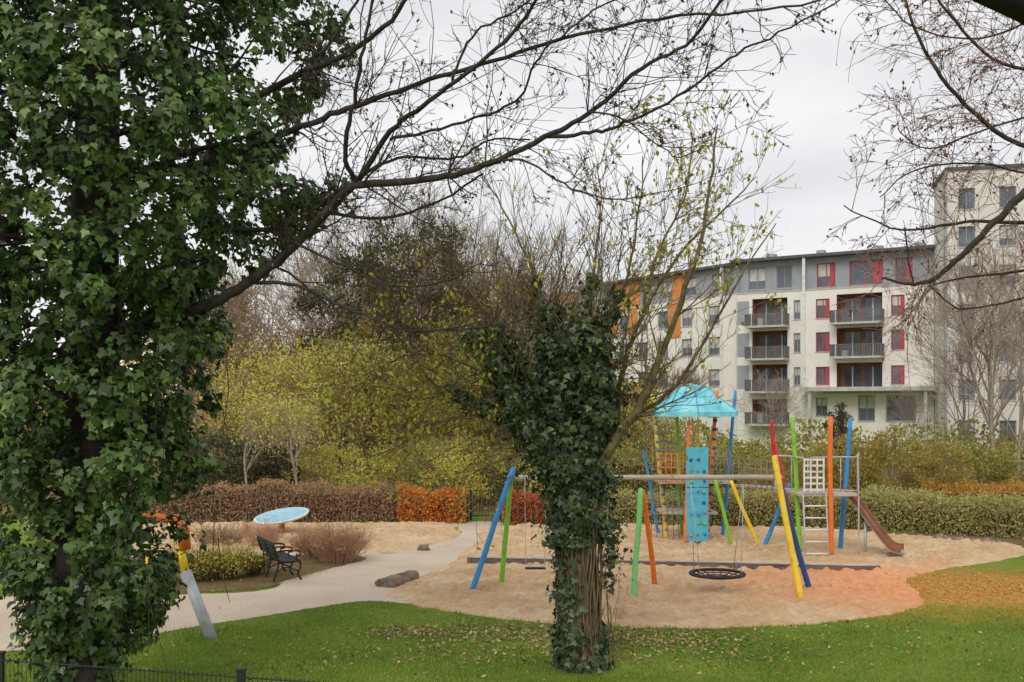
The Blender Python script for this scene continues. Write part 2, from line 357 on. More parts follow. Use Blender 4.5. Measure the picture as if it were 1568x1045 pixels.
for i in range(60):
    x = U(-7, -3.4); zz = U(2, 9); br.append(([Vector((x, 12.3+U(-.2, .5), zz)), Vector((x+U(-.1, .1), 12.3+U(-.2, .4), zz-.4)), Vector((x+U(-.2, .2), 12.3+U(-.1, .4), zz-U(.6, 1.3)))], [.006, .006, .003]))
tubes('hanging_stems', br, M_dark, 4, T1)

limbs = [
 ([(230, 500), (320, 462), (400, 425), (450, 375), (505, 325), (545, 285), (640, 273), (730, 256), (830, 212), (900, 172), (985, 105), (1060, 55), (1130, -30)], 13.6, 9.8, .085, .012),
 ([(545, 285), (528, 240), (545, 160), (562, 60), (578, -30)], 12.4, 11, .036, .014),
 ([(545, 285), (600, 200), (660, 150), (740, 95), (800, 35), (850, -40)], 12.4, 10.2, .038, .014),
 ([(300, 260), (400, 215), (470, 190), (545, 160), (640, 125), (740, 96), (860, 55), (1010, 28), (1200, 8), (1300, -10)], 13.6, 9.6, .055, .008),
 ([(330, 180), (440, 125), (520, 92), (590, 45), (640, -30)], 13.5, 11, .055, .02),
 ([(380, 432), (450, 440), (540, 480), (620, 502), (720, 500), (800, 485), (850, 450)], 13, 11, .026, .006),
 ([(300, 360), (400, 352), (440, 370), (520, 405), (600, 440), (680, 430), (740, 400)], 13.4, 11.4, .03, .006),
 ([(330, 352), (430, 345), (490, 310), (560, 262), (620, 240), (700, 245), (750, 215), (810, 215)], 13.4, 11.5, .035, .009),
 ([(830, 212), (905, 205), (960, 185), (1040, 150), (1120, 95), (1190, 50), (1290, 5)], 11, 9, .024, .007),
 ([(730, 256), (800, 245), (880, 285), (950, 310), (1010, 300)], 11, 10, .016, .005),
 ([(600, 210), (650, 208), (740, 180), (800, 150), (830, 90), (900, 30), (960, -10)], 12, 10.5, .021, .008),
 ([(470, 120), (540, 20), (570, -30)], 12.7, 12, .024, .012),
 ([(690, 120), (720, 60), (780, 15), (840, -20)], 11.4, 10.5, .016, .008),
 ([(500, 325), (600, 330), (680, 300), (740, 262)], 12.5, 11.8, .022, .012),
 ([(900, 172), (960, 185), (1030, 240), (1080, 230)], 10.4, 10, .011, .005),
]
S_tw = dict(wig=.16, up=.05, n=[0, 3, 4], ang=(.5, 1.15), ratio=.5, rmin=.0034, t0=.25)
br = []; tips = []; thick = []
for pp, d0, d1, r0, r1 in limbs:
    n = len(pp); pts = []
    for i, p in enumerate(pp):
        d = d0+(d1-d0)*i/(n-1)+U(-.12, .12); pts.append(pt(p[0]+U(-4, 4), p[1]+U(-5, 5), d))
    q, rr = spline(pts, [r0+(r1-r0)*(i/(n-1))**.7 for i in range(n)], 6)
    q = [v+rv()*.008 for v in q]
    thick.append((q, rr))
    L = sum((q[i+1]-q[i]).length for i in range(len(q)-1))
    for j in range(int(L*5.8)):
        i = int(U(.18, .99)*(len(q)-1)); e = (q[i+1]-q[i]).normalized(); perp = e.cross(rv()).normalized(); a = U(.5, 1.2)
        cd = e*math.cos(a)+perp*math.sin(a)+Vector((0, 0, .12))
        grow(br, tips, q[i], cd, U(.3, 1.25), max(rr[i]*.3, .0055), 2 if random.random() < .6 else 1, S_tw)
tubes('limbs', thick, M_dark, 8, T1); tubes('twigs', br, M_dark, 3, T1)
tp = np.array([tuple(t) for t in tips]); sel = rng.random(len(tp)) < .18
M_dry = leafmat('dry_leaves', [C(70, 50, 42), C(110, 76, 54), C(150, 112, 70)], .2, gain=1.0)
leaves('buds_and_seedpods', tp[sel], None, .045, OVAL, M_dry, T1)

# ------------------------------------------------------------ pollarded ivy tree in the centre
T2 = empty('pollarded_tree')
br = []
def P16(l, d=16.0, dd=0): return [pt(a, b, d+dd*i/(len(l)-1)) for i, (a, b) in enumerate(l)]
br.append(spline(P16([(893, 1034), (891, 1010), (888, 940), (885, 870), (882, 790), (872, 720), (865, 690)]), [.46, .36, .31, .29, .3, .36, .3], 4))
core = [(P16([(872, 730), (830, 680), (790, 620), (765, 560), (738, 505)], 16, -.4), [.24, .2, .15, .12, .07]),
        (P16([(872, 730), (868, 660), (858, 590), (848, 530), (835, 470)], 16, .3), [.26, .24, .2, .15, .07]),
        (P16([(880, 730), (905, 660), (912, 600), (908, 545), (895, 490)], 16, -.2), [.24, .2, .17, .13, .06])]
core = [spline(a, b, 4) for a, b in core]; br += core
tubes('trunk', br, M_bark, 16, T2)
bare = [([(905, 730), (945, 670), (985, 610), (1018, 530), (1050, 440), (1078, 350), (1090, 260), (1098, 190)], 15.8, -1, .085, .010),
        ([(900, 740), (940, 660), (952, 570), (985, 480), (1040, 390), (1110, 320), (1160, 270)], 16, .8, .065, .008),
        ([(900, 700), (975, 640), (1035, 590), (1080, 520), (1130, 430), (1190, 340)], 16, -.6, .045, .008),
        ([(985, 480), (1010, 380), (1050, 300), (1060, 220)], 15.8, .3, .03, .007),
        ([(840, 640), (800, 560), (760, 500), (700, 420), (640, 360)], 15.9, -.8, .045, .008),
        ([(800, 650), (730, 620), (660, 580), (600, 500), (570, 440)], 15.8, -1, .035, .006),
        ([(790, 670), (730, 640), (660, 650), (600, 690), (550, 700)], 15.8, -.7, .028, .006),
        ([(780, 600), (720, 560), (650, 540), (590, 560), (540, 610)], 15.7, -.9, .028, .006),
        ([(850, 560), (830, 480), (810, 400), (770, 320), (740, 270)], 16.1, .6, .038, .008),
        ([(880, 560), (900, 470), (910, 400), (920, 320), (915, 250)], 16.1, .2, .034, .008),
        ([(900, 600), (930, 500), (960, 420), (980, 330), (985, 240)], 15.9, -.5, .038, .008)]
S_sh = dict(wig=.10, up=.08, n=[0, 3, 4], ang=(.3, .8), ratio=.55, rmin=.004, t0=.2)
br = []; tips = []; th2 = []
for pp, d0, dd, r0, r1 in bare:
    pts = P16(pp, d0, dd); n = len(pts); q, rr = spline(pts, [r0+(r1-r0)*(i/(n-1))**.8 for i in range(n)], 4); q = [v+rv()*.012 for v in q]; th2.append((q, rr))
    for j in range(26):
        i = int(U(.15, .98)*(len(q)-1)); e = (q[i+1]-q[i]).normalized(); perp = e.cross(rv()).normalized(); a = U(.3, .95)
        grow(br, tips, q[i], e*math.cos(a)+perp*math.sin(a), U(.5, 1.3), max(rr[i]*.3, .0065), 2 if random.random() < .5 else 1, S_sh)
for j in range(60):
    c = random.choice(core); i = int(U(.45, 1)*(len(c[0])-1)); fan = random.gauss(0, .5)
    grow(br, tips, c[0][i]+rv()*.08, Vector((fan, random.gauss(0, .4), 1)), U(.9, 2.6)/(1+abs(fan)*.4), .013, 2 if random.random() < .5 else 1, S_sh)
for j in range(30):
    c = core[0]; i = int(U(.2, .9)*(len(c[0])-1))
    grow(br, tips, c[0][i], Vector((-1, random.gauss(0, .5), U(-.5, .4))), U(.9, 1.9), .011, 2, dict(S_sh, up=-.03))
for j in range(20):
    i = int(U(.3, .9)*(len(core[2][0])-1))
    grow(br, tips, core[2][0][i], Vector((1, random.gauss(0, .5), U(-.5, .5))), U(.6, 1.3), .01, 2, dict(S_sh, up=-.03))
tubes('limbs', th2, M_limb, 7, T2); tubes('shoots', br, M_limb, 3, T2)
tp = np.array([tuple(t) for t in tips]); dens = np.full(len(tp), .09)
dens[(tp[:, 0] > 1.6) & (tp[:, 2] > 5.3)] = .42; dens[(tp[:, 0] < -.2) & (tp[:, 2] < 5.6)] = .6
sel = rng.random(len(tp)) < dens
M_yl = leafmat('autumn_leaves', [C(146, 156, 54), C(184, 188, 74), C(208, 200, 94), C(166, 138, 64), C(118, 138, 56)], .5, gain=1.1)
leaves('autumn_leaves', tp[sel]+rng.normal(0, .04, (sel.sum(), 3)), None, .08, OVAL, M_yl, T2)
P = []; NN = []
def ivyaround(q, rr, n, spread, lo=0, hi=1, side=None):
    ph = U(0, 6)
    for j in range(n):
        t = U(lo, hi)*(len(q)-1); i = min(int(t), len(q)-2); c = q[i].lerp(q[i+1], t-i); e = (q[i+1]-q[i]).normalized()
        perp = e.cross(rv()).normalized()
        if side and perp.dot(Vector(side)) < U(-.3, .6): continue
        az = math.atan2(perp.y, perp.x); g = abs(random.gauss(0, 1))*spread*(1+.7*math.sin(t*1.7+az*2+ph)); p = c+perp*(rr[i]+.02+g); P.append(tuple(p)); NN.append(tuple(perp+rv()*.45+Vector((0, 0, .4))))
ivyaround(*core[0], 2700, .12); ivyaround(*core[1], 4300, .18); ivyaround(*core[2], 4200, .17)
for q, rr in th2[4:6]+th2[8:11]: ivyaround(q, rr, 420, .07, .0, .42)
tq, trr = spline(P16([(893, 1030), (887, 940), (885, 870), (882, 790), (872, 700)]), [.40, .32, .3, .3, .33], 5)
ivyaround(tq, trr, 1900, .04, .0, .66, side=(-1, .1, 0)); ivyaround(tq, trr, 700, .04, .0, .2); ivyaround(tq, trr, 3400, .10, .62, 1)
ivyaround(*spline([pt(935, 730, 15.8), pt(930, 800, 15.8), pt(938, 850, 15.8), pt(928, 905, 15.9)], [.06, .07, .06, .03]), 300, .09)
leaves('ivy_leaves', P, NN, .078, IVY, M_ivy2, T2, sj=.5)
mb = MB(); M_fun = surf('fungus', [C(190, 170, 130), C(220, 205, 170)], 8)
cc = pt(877, 838, 15.66); mb.tube([cc, cc+Vector((0, 0, .03)), cc+Vector((0, 0, .05))], [.09, .12, .05], M_fun, 12); mb.obj('bracket_fungus', T2, True)
br = []
for j in range(18):
    a = U(3.3, 6.1); pts = []
    for i in range(7):
        z = i*.42; c = pt(888, 1030-z*100, 16); pts.append(Vector((c.x+math.cos(a+.12*math.sin(i*1.7+j))*.33, 16+math.sin(a)*.33, z)))
    br.append(spline(pts, [.015]*7, 3))
tubes('ivy_stems', br, M_limb, 5, T2)
br = []; tips = []
for j in range(10): grow(br, tips, Vector((1.05+U(-.2, .7), 15.7+U(-.2, .3), 0)), Vector((U(-.2, .2), U(-.2, .2), 1)), U(.5, 2.2), .008, 1, dict(S_sh, n=[0, 3]))
tubes('suckers', br, M_limb, 4, T2)

# ------------------------------------------------------------ tree overhanging from the right
T3 = empty('birch_tree')
lim3 = [([(1720, 150), (1640, 230), (1568, 292), (1520, 340), (1470, 395), (1430, 428), (1395, 437), (1350, 425)], 9, 9, .045, .009, 6),
        ([(1700, 320), (1568, 340), (1480, 338), (1385, 350), (1290, 315)], 9.4, 9, .022, .005, 7),
        ([(1385, 350), (1390, 400), (1398, 437)], 9, 9, .008, .008, 2),
        ([(1720, 380), (1600, 410), (1500, 420), (1420, 440)], 9.6, 9.2, .02, .005, 5),
        ([(1700, 240), (1560, 220), (1480, 160), (1420, 90), (1390, 20), (1380, -30)], 9.6, 9.2, .026, .008, 14),
        ([(1700, 100), (1600, 110), (1520, 90), (1450, 20), (1420, -30)], 10, 9.6, .022, .008, 14),
        ([(1600, 20), (1500, 60), (1400, 40), (1340, -20)], 10.4, 10, .012, .005, 14),
        ([(1700, 180), (1600, 170), (1500, 200), (1420, 230), (1370, 200)], 10.6, 10, .014, .005, 12),
        ([(1700, 280), (1600, 270), (1500, 250), (1400, 260), (1350, 300)], 10.6, 10, .016, .005, 11),
        ([(1700, 480), (1600, 450), (1540, 460), (1470, 470), (1420, 440)], 10, 9.6, .014, .005, 5)]
br = []; th3 = []; tips = []
S_b = dict(wig=.14, up=-.07, n=[0, 4, 4], ang=(.4, 1.0), ratio=.55, rmin=.0028, t0=.2)
for pp, d0, d1, r0, r1, dn in lim3:
    n = len(pp); pts = [pt(p[0]+U(-3, 3), p[1]+U(-3, 3), d0+(d1-d0)*i/(n-1)) for i, p in enumerate(pp)]
    q, rr = spline(pts, [r0+(r1-r0)*i/(n-1) for i in range(n)], 5); q = [v+rv()*.006 for v in q]; th3.append((q, rr))
    L = sum((q[i+1]-q[i]).length for i in range(len(q)-1))
    for j in range(int(L*dn)):
        i = int(U(.1, .99)*(len(q)-1)); e = (q[i+1]-q[i]).normalized(); perp = e.cross(rv()).normalized(); a = U(.5, 1.2)
        grow(br, tips, q[i], e*math.cos(a)+perp*math.sin(a), U(.25, .85), .0045, 2 if random.random() < .5 else 1, S_b)
th3.append(spline([(7.5, 9.4, -.1), (7.3, 9.4, 3), (7.0, 9.3, 6.5), (6.7, 9.2, 10)], [.3, .25, .2, .12]))
tubes('limbs', th3, M_dark, 8, T3); tubes('twigs', br, M_twigred, 3, T3)
tubes('eave_stand_in', [spline([(6.9, 9.3, 5.2), pt(1720, 66, 7.6), pt(1640, 42, 7), pt(1568, 8, 6.9), pt(1500, -22, 6.7), pt(1450, -50, 6.6)], [.16, .13, .12, .11, .1, .09], 5)], M_black_b, 10, T3)  # thick limb standing in for a dark shape, read as a near eave
tp = np.array([tuple(t) for t in tips]); sel = rng.random(len(tp)) < .14
leaves('catkins', tp[sel], None, .034, OVAL, M_dry, T3)

# ------------------------------------------------------------ background trees
def tree_mesh(name, height, S, mat, leafm=None, nleaf=0, lsize=.12, jit=.25, trunk=.3, r0=.16, lv=4, fan=.5):
    br = []; tips = []
    th = height*trunk; br.append(spline([(0, 0, -.1), (U(-.1, .1), 0, th*.5), (U(-.2, .2), U(-.2, .2), th), (U(-.3, .3), U(-.3, .3), height*.72)], [r0*1.25, r0, r0*.85, r0*.3], 3))
    q = br[0][0]
    for j in range(S['n0']):
        f = U(.42, 1); i = min(int(f*(len(q)-1)), len(q)-1); a = U(0, 6.28)
        grow(br, tips, q[i], Vector((math.cos(a)*fan, math.sin(a)*fan, 1)), height*(1-q[i].z/height)*U(.55, .9), r0*.5, lv-1, S)
    E = empty(name); ob = tubes('branches', br, mat, 3, E)
    tp = np.array([tuple(t) for t in tips])
    if leafm and nleaf:
        idx = rng.integers(0, len(tp), nleaf); leaves('foliage', tp[idx]+rng.normal(0, jit, (nleaf, 3)), None, lsize, DIA, leafm, E)
    return E
def place(E, x, y, s=1.0, rot=0): E.location = (x, y, 0); E.scale = (s, s, s); E.rotation_euler = (0, 0, rot); return E
def dup(E, name, x, y, s=1, rot=None, sz=None):
    e = empty(name); e.location = (x, y, 0); e.scale = (s, s, sz or s); e.rotation_euler = (0, 0, U(0, 6.28) if rot is None else rot)
    for c in E.children:
        o = bpy.data.objects.new(c.name.split('.')[0], c.data); link(o, e)
    return e
def X(px, d): return (px-CX)/F*d
S_bg = dict(wig=.13, up=.05, n=[0, 5, 5, 5], ang=(.35, .95), ratio=.62, rmin=.012, n0=9)
S_oak = dict(wig=.2, up=.02, n=[0, 5, 5, 6], ang=(.5, 1.15), ratio=.62, rmin=.013, n0=9)
M_brownl = leafmat('brown_leaves', [C(136, 110, 78), C(170, 140, 96), C(186, 162, 104), C(152, 136, 84)], .38)
M_yellowl = leafmat('yellow_leaves', [C(162, 148, 66), C(198, 182, 84), C(210, 200, 96), C(158, 166, 76)], .45, gain=1.25)
M_olive = leafmat('olive_leaves', [C(104, 110, 56), C(140, 142, 70), C(170, 162, 82), C(122, 112, 66)], .4)
M_ever = leafmat('evergreen_leaves', [C(42, 50, 34), C(62, 68, 46), C(84, 84, 58), C(112, 98, 70)], .2)
M_red = leafmat('red_leaves', [C(140, 66, 46), C(178, 88, 52), C(190, 120, 66), C(122, 84, 56)], .3, gain=1.1)
M_orange = leafmat('orange_hedge_leaves', [C(176, 108, 50), C(210, 150, 64), C(188, 92, 52), C(160, 140, 66)], .3, big=.8, gain=1.1)
M_gold = leafmat('gold_cover_leaves', [C(150, 132, 60), C(196, 160, 70), C(190, 128, 58), C(136, 128, 66)], .3, big=.8, gain=1.1)
A = place(tree_mesh('bare_tree', 12, S_bg, M_twig), X(340, 62), 62)
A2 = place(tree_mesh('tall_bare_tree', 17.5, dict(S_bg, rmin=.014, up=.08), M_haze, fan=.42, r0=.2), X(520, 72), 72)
B = place(tree_mesh('oak_tree', 11, S_oak, M_twig, M_brownl, 900, .14, fan=1.1, r0=.3), X(430, 60), 60)
Cc = place(tree_mesh('birch_tree', 12, dict(S_bg, rmin=.011), M_twiggrey, fan=.4, r0=.12), X(1520, 58), 58)
D = place(tree_mesh('yellow_tree', 6.2, dict(S_bg, rmin=.012, n=[0, 4, 4, 5]), M_twig, M_yellowl, 4000, .12, .4, fan=.8), X(420, 46), 46)
E_ = place(tree_mesh('brown_tree', 9.5, S_bg, M_twig, M_brownl, 2400, .14, .4), X(300, 58), 58)
G = place(tree_mesh('olive_tree', 7.2, dict(S_bg, n=[0, 4, 4, 5]), M_limb, M_olive, 4500, .13, .4, fan=.8), X(590, 48), 48)
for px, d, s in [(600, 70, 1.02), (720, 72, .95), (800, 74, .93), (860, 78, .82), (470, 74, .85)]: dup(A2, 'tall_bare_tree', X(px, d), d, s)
for px, d, s in [(560, 64, 1.1), (720, 60, 1.0), (810, 60, .95), (380, 75, 1.1), (1060, 60, .5), (770, 75, 1.15)]: dup(A, 'bare_tree', X(px, d), d, s)
for px, d, s in [(330, 66, 1.0), (520, 58, .95)]: dup(B, 'oak_tree', X(px, d), d, s)
for px, d, s in [(1560, 50, .9), (1475, 66, .8), (1600, 60, 1.2), (1180, 62, .5), (1400, 70, .45), (1520, 64, 1.25)]: dup(Cc, 'birch_tree', X(px, d), d, s)
for px, d, s in [(480, 44, .95), (540, 47, 1.0), (360, 48, .85), (690, 46, .8), (960, 48, .7), (780, 50, .85)]: dup(D, 'yellow_tree', X(px, d), d, s)
for px, d, s in [(400, 58, .8), (620, 58, .95), (700, 60, .95), (820, 58, .8)]: dup(E_, 'brown_tree', X(px, d), d, s)
for px, d, s in [(660, 50, .95), (730, 47, .8), (850, 48, .75), (920, 52, .6), (520, 52, .85), (1000, 50, .5)]: dup(G, 'olive_tree', X(px, d), d, s)

def clumpcloud(cs, nleaf, sd, flat=1):
    P = []
    for c in cs:
        q = rng.normal(size=(nleaf, 3)); q /= np.linalg.norm(q, axis=1, keepdims=True)
        q *= rng.uniform(.3, 1.2, (nleaf, 1))*sd*rng.uniform(.7, 1.25); q[:, 2] *= flat; P.append(np.array(c)+q)
    P = np.concatenate(P); return P
def blob(name, cx, cy, rx, ry, zlo, zhi, mat, ncl, nleaf, sd, lsize, twig=None, trunk=True):
    E = empty(name); cs = []; twig = twig or M_twig
    while len(cs) < ncl:
        u = rng.uniform(-1, 1, 3)
        if np.linalg.norm(u) > 1 or np.linalg.norm(u) < .35: continue
        p = np.array([cx+u[0]*rx, cy+u[1]*ry, (zlo+zhi)/2+u[2]*(zhi-zlo)/2])
        if p[2] < .1: continue
        cs.append(p)
    P = clumpcloud(cs, nleaf, sd, .7); P[:, 2] = np.abs(P[:, 2]); leaves('foliage', P, None, lsize, DIA, mat, E)
    br = []
    base = Vector((cx, cy, 0))
    for c in cs:
        c = Vector(c); h = min(max(c.z*.45, .05), c.z); m = Vector((cx+(c.x-cx)*.2, cy+(c.y-cy)*.2, h)); tip = c+(c-Vector((cx, cy, c.z-1)))*.4*(sd/.7)+rv()*sd*.3
        br.append(spline([base+rv()*.1, m, c, tip], [.05 if trunk else .015, .03 if trunk else .012, .012, .006], 2))
    if trunk: br.append(spline([(cx, cy, -.1), (cx, cy, zhi*.5), (cx, cy, zhi*.9)], [.4, .28, .06], 4))
    tubes('stems', br, twig, 3, E); return E
blob('cedar_tree', X(560, 54), 54, 3.4, 3, 3.5, 13.8, M_ever, 90, 140, .75, .17)
blob('cedar_tree', X(650, 56), 56, 3.2, 3, 3, 14.2, M_ever, 88, 135, .75, .17)
blob('evergreen_tree', X(740, 57), 57, 2.8, 2.5, 2, 9.4, M_olive, 50, 80, .8, .15)
blob('conifer', X(1287, 60), 60, .9, .9, .5, 4.4, M_ever, 30, 80, .35, .12)
nb = 22000
xx = rng.uniform(-75, 12, nb); yy = rng.uniform(80, 100, nb); hmax = 7+1.5*np.sin(xx*.35)+1.2*np.sin(xx*1.1+2)+rng.normal(0, .5, nb)
hmax = np.where(xx > 0, 6, hmax)
zz = rng.random(nb)**.8*hmax; leaves('distant_trees', np.stack([xx, yy, zz], 1), None, .5, DIA, M_brownl, None)
nb = 12000; xx = rng.uniform(10, 60, nb); yy = rng.uniform(64, 74, nb); zz = rng.random(nb)*(2.3+.8*np.sin(xx*.7))
leaves('distant_shrubs', np.stack([xx, yy, zz], 1), None, .28, DIA, M_olive, None)

# ------------------------------------------------------------ hedges and shrubs
def hedge(name, p0, p1, wd, ht, mat, n, lsize=.07, inner=None, wild=.06, twigm=None):
    twigm = twigm or M_twig
    p0 = Vector(p0); p1 = Vector(p1); E = empty(name); L = (p1-p0).length; e = (p1-p0).normalized(); nrm = Vector((-e.y, e.x, 0))
    s = rng.uniform(0, L, n); sh = rng.random(n); ph = U(0, 6)
    hv = ht*(1+.08*np.sin(s*1.3+ph)+.07*np.sin(s*3.7+1)+.04*np.sin(s*9.1))
    top = sh < .4; v = np.where(top, rng.uniform(-.5, .5, n)*wd, np.where(rng.random(n) < .75, -.5, .5)*wd+rng.normal(0, wild, n)); z = np.where(top, hv+np.abs(rng.normal(0, wild*1.5, n)), rng.uniform(0, 1, n)*hv)
    P = np.stack([p0.x+e.x*s+nrm.x*v, p0.y+e.y*s+nrm.y*v, np.maximum(z, .02)], 1)
    leaves('foliage', P, None, lsize, DIA, mat, E)
    br = []
    for i in range(int(L*30)):
        a = U(0, L); b = U(-.55, .45)*wd; q = p0+e*a+nrm*b
        br.append(([q, q+Vector((U(-.15, .15), U(-.15, .15), ht*.6)), q+Vector((U(-.25, .25), U(-.25, .25), ht*U(.95, 1.25)))], [.012, .009, .004]))
    tubes('twigs', br, twigm, 3, E)
    mb = MB(); M = Matrix.Translation(p0) @ Matrix(((e.x, nrm.x, 0, 0), (e.y, nrm.y, 0, 0), (0, 0, 1, 0), (0, 0, 0, 1)))
    mb.box((0, -wd*.34, 0), (L, wd*.34, ht*.8), inner, M); mb.obj('dark_filler_box', E); return E  # solid dark box added as filler for the hedge core
M_in = surf('hedge_inside', [C(56, 48, 36), C(98, 82, 58)], 9, .95, .8, .05)
M_hbr = leafmat('hedge_brown_leaves', [C(112, 84, 70), C(146, 114, 90), C(166, 132, 98), C(124, 112, 76)], .25, big=.6)
M_hgr = leafmat('hedge_greygreen_leaves', [C(108, 112, 66), C(142, 142, 84), C(168, 162, 102), C(146, 126, 80)], .3, big=.6)
hedge('hedge', (X(180, 36), 35.8, 0), (X(608, 35.6), 36.2, 0), 1.1, 1.12, M_hbr, 15000, .07, M_in)
hedge('orange_hedge', (X(612, 35.8), 35.9, 0), (X(716, 35.8), 35.8, 0), 1.2, .98, M_orange, 6500, .08, M_in)
hedge('red_hedge', (X(772, 34.8), 35, 0), (X(860, 34.8), 34.9, 0), 1.0, .85, M_red, 4000, .08, M_in)
hedge('hedge', (X(862, 34.8), 35.0, 0), (X(1330, 33.5), 34.2, 0), 1.2, .95, M_hgr, 14000, .075, M_in)
hedge('hedge', (X(1330, 34), 34.3, 0), (X(1700, 30), 31, 0), 1.6, .95, M_hgr, 15000, .075, M_in, .09)
hedge('golden_groundcover', (X(1400, 38), 38, 0), (X(1720, 38), 37, 0), 2.4, .95, M_gold, 13000, .08, M_in, .1)
hedge('evergreen_hedge', (X(250, 40), 40.5, 0), (X(450, 40), 40.5, 0), 2, 2.1, M_ever, 11000, .1, M_in, .2)
hedge('evergreen_hedge', (X(640, 42), 42.5, 0), (X(1130, 42), 42.5, 0), 2, 1.9, M_olive, 17000, .1, M_in, .25)
M_shr = leafmat('shrub_leaves', [C(104, 112, 56), C(138, 140, 68), C(172, 140, 72), C(118, 128, 64), C(172, 120, 64)], .4, big=.35)
for px, d, rx, zh in [(1245, 38, 1.2, 2.6), (1300, 38.6, 1.5, 3.1), (1370, 38, 1.6, 3.3), (1435, 38.5, 1.3, 3.0), (1175, 39, 1.0, 2.1)]:
    blob('shrub', X(px, d), d, rx, 1.2, .0, zh, M_shr, 50, 85, .38, .09, trunk=False)
for px, d, rx, zh in [(1500, 41, 1.6, 2.6), (1560, 42, 1.6, 2.8), (1100, 41, 1.3, 2.3)]:
    blob('shrub', X(px, d), d, rx, 1.2, .0, zh, M_olive, 42, 80, .4, .1, trunk=False)
for px, d, rx, zh in [(330, 42, 1.8, 3.6), (500, 40, 1.6, 2.6), (570, 39.5, 1.4, 2.6), (640, 40, 1.5, 3.0), (700, 39, 1.2, 2.5), (430, 41, 1.5, 2.6), (860, 40, 1.6, 2.6)]:
    blob('yellow_shrub', X(px, d), d, rx, 1.2, .0, zh, M_yellowl if px not in (640, 330, 430) else M_olive, 42, 65, .42, .09, trunk=False)
def twigbush(name, x, y, rx, h, n, mat, leafm=None, nl=0):
    E = empty(name); br = []; tips = []
    for i in range(n):
        a = U(0, 6.28); q = U(0, .5)*rx; d = Vector((math.cos(a)*U(.1, 1)*rx/h, math.sin(a)*U(.1, 1)*rx/h, 1))
        grow(br, tips, Vector((x+math.cos(a)*q, y+math.sin(a)*q, 0)), d, h*U(.6, 1.08), .006, 1, dict(wig=.09, up=.03, n=[0, 5], ang=(.2, .6), ratio=.5, rmin=.004, t0=.3))
    tubes('stems', br, mat, 3, E)
    if leafm:
        tp = np.array([tuple(t) for t in tips]); idx = rng.integers(0, len(tp), nl); leaves('foliage', tp[idx]+rng.normal(0, .06, (nl, 3)), None, .065, OVAL, leafm, E)
M_rst = surf('red_stems', [C(168, 126, 104), C(204, 162, 132)], 4, .8, 0)
twigbush('dogwood_bush', X(518, 26.6), 26.6, .85, .85, 300, M_rst, M_brownl, 500); twigbush('dogwood_bush', X(475, 27), 27.2, .6, .7, 200, M_rst, M_brownl, 400)
twigbush('dogwood_bush', X(400, 29), 29, .7, .7, 140, M_rst)
twigbush('perennial_bush', X(345, 24), 24.0, .7, .65, 180, M_limb, M_yellowl, 1700); twigbush('perennial_bush', X(300, 23.6), 23.7, .6, .7, 180, M_limb, M_yellowl, 1300)
twigbush('perennial_bush', X(385, 24.3), 24.6, .4, .45, 90, M_limb, M_olive, 700)
twigbush('perennial_bush', X(330, 29), 29.5, .9, .6, 160, M_twig, M_brownl, 500)
for px, d in [(455, 38), (381, 39)]:
    e = tree_mesh('young_tree', 4.4, dict(S_bg, rmin=.007, n=[0, 4, 4, 4], n0=8), M_twiggrey, M_yellowl, 1500, .09, .25, trunk=.5, r0=.05, lv=4, fan=.8); place(e, X(px, d), d)

# ------------------------------------------------------------ apartment building
M_white = surf('white_render', [C(226, 221, 212), C(238, 234, 227)], .8, .9, .05, .005)
M_grey = surf('grey_cladding', [C(146, 150, 156), C(164, 168, 173)], 1.2, .7, .05, .005)
M_tower = surf('pale_render', [C(210, 206, 197), C(224, 220, 212)], .8, .9, .05, .005)
M_or = paint('orange_cladding', (218, 144, 84), .7); M_redp = paint('red_shutter', (190, 76, 86), .6)
M_fr = paint('window_frame', (150, 150, 152)); M_fw = paint('white_frame', (232, 232, 230))
M_gl = surf('window_glass', [C(72, 80, 88), C(116, 126, 136)], .5, .12, 0, spec=.6)
M_curt = surf('curtain', [C(180, 178, 170), C(212, 209, 202)], 2, .9, 0)
M_rail = surf('balcony_railing', [C(98, 98, 98), C(126, 126, 126)], 3, .6, .05, .005)
M_brown = surf('loggia_brown', [C(132, 90, 72), C(160, 114, 90)], 2, .8, .05, .005)
M_slab = surf('concrete_slab', [C(172, 172, 168), C(198, 198, 194)], 2, .8, .05, .005)
M_roof = surf('roof_edge', [C(76, 78, 82), C(100, 102, 106)], 2, .7, .05, .005)
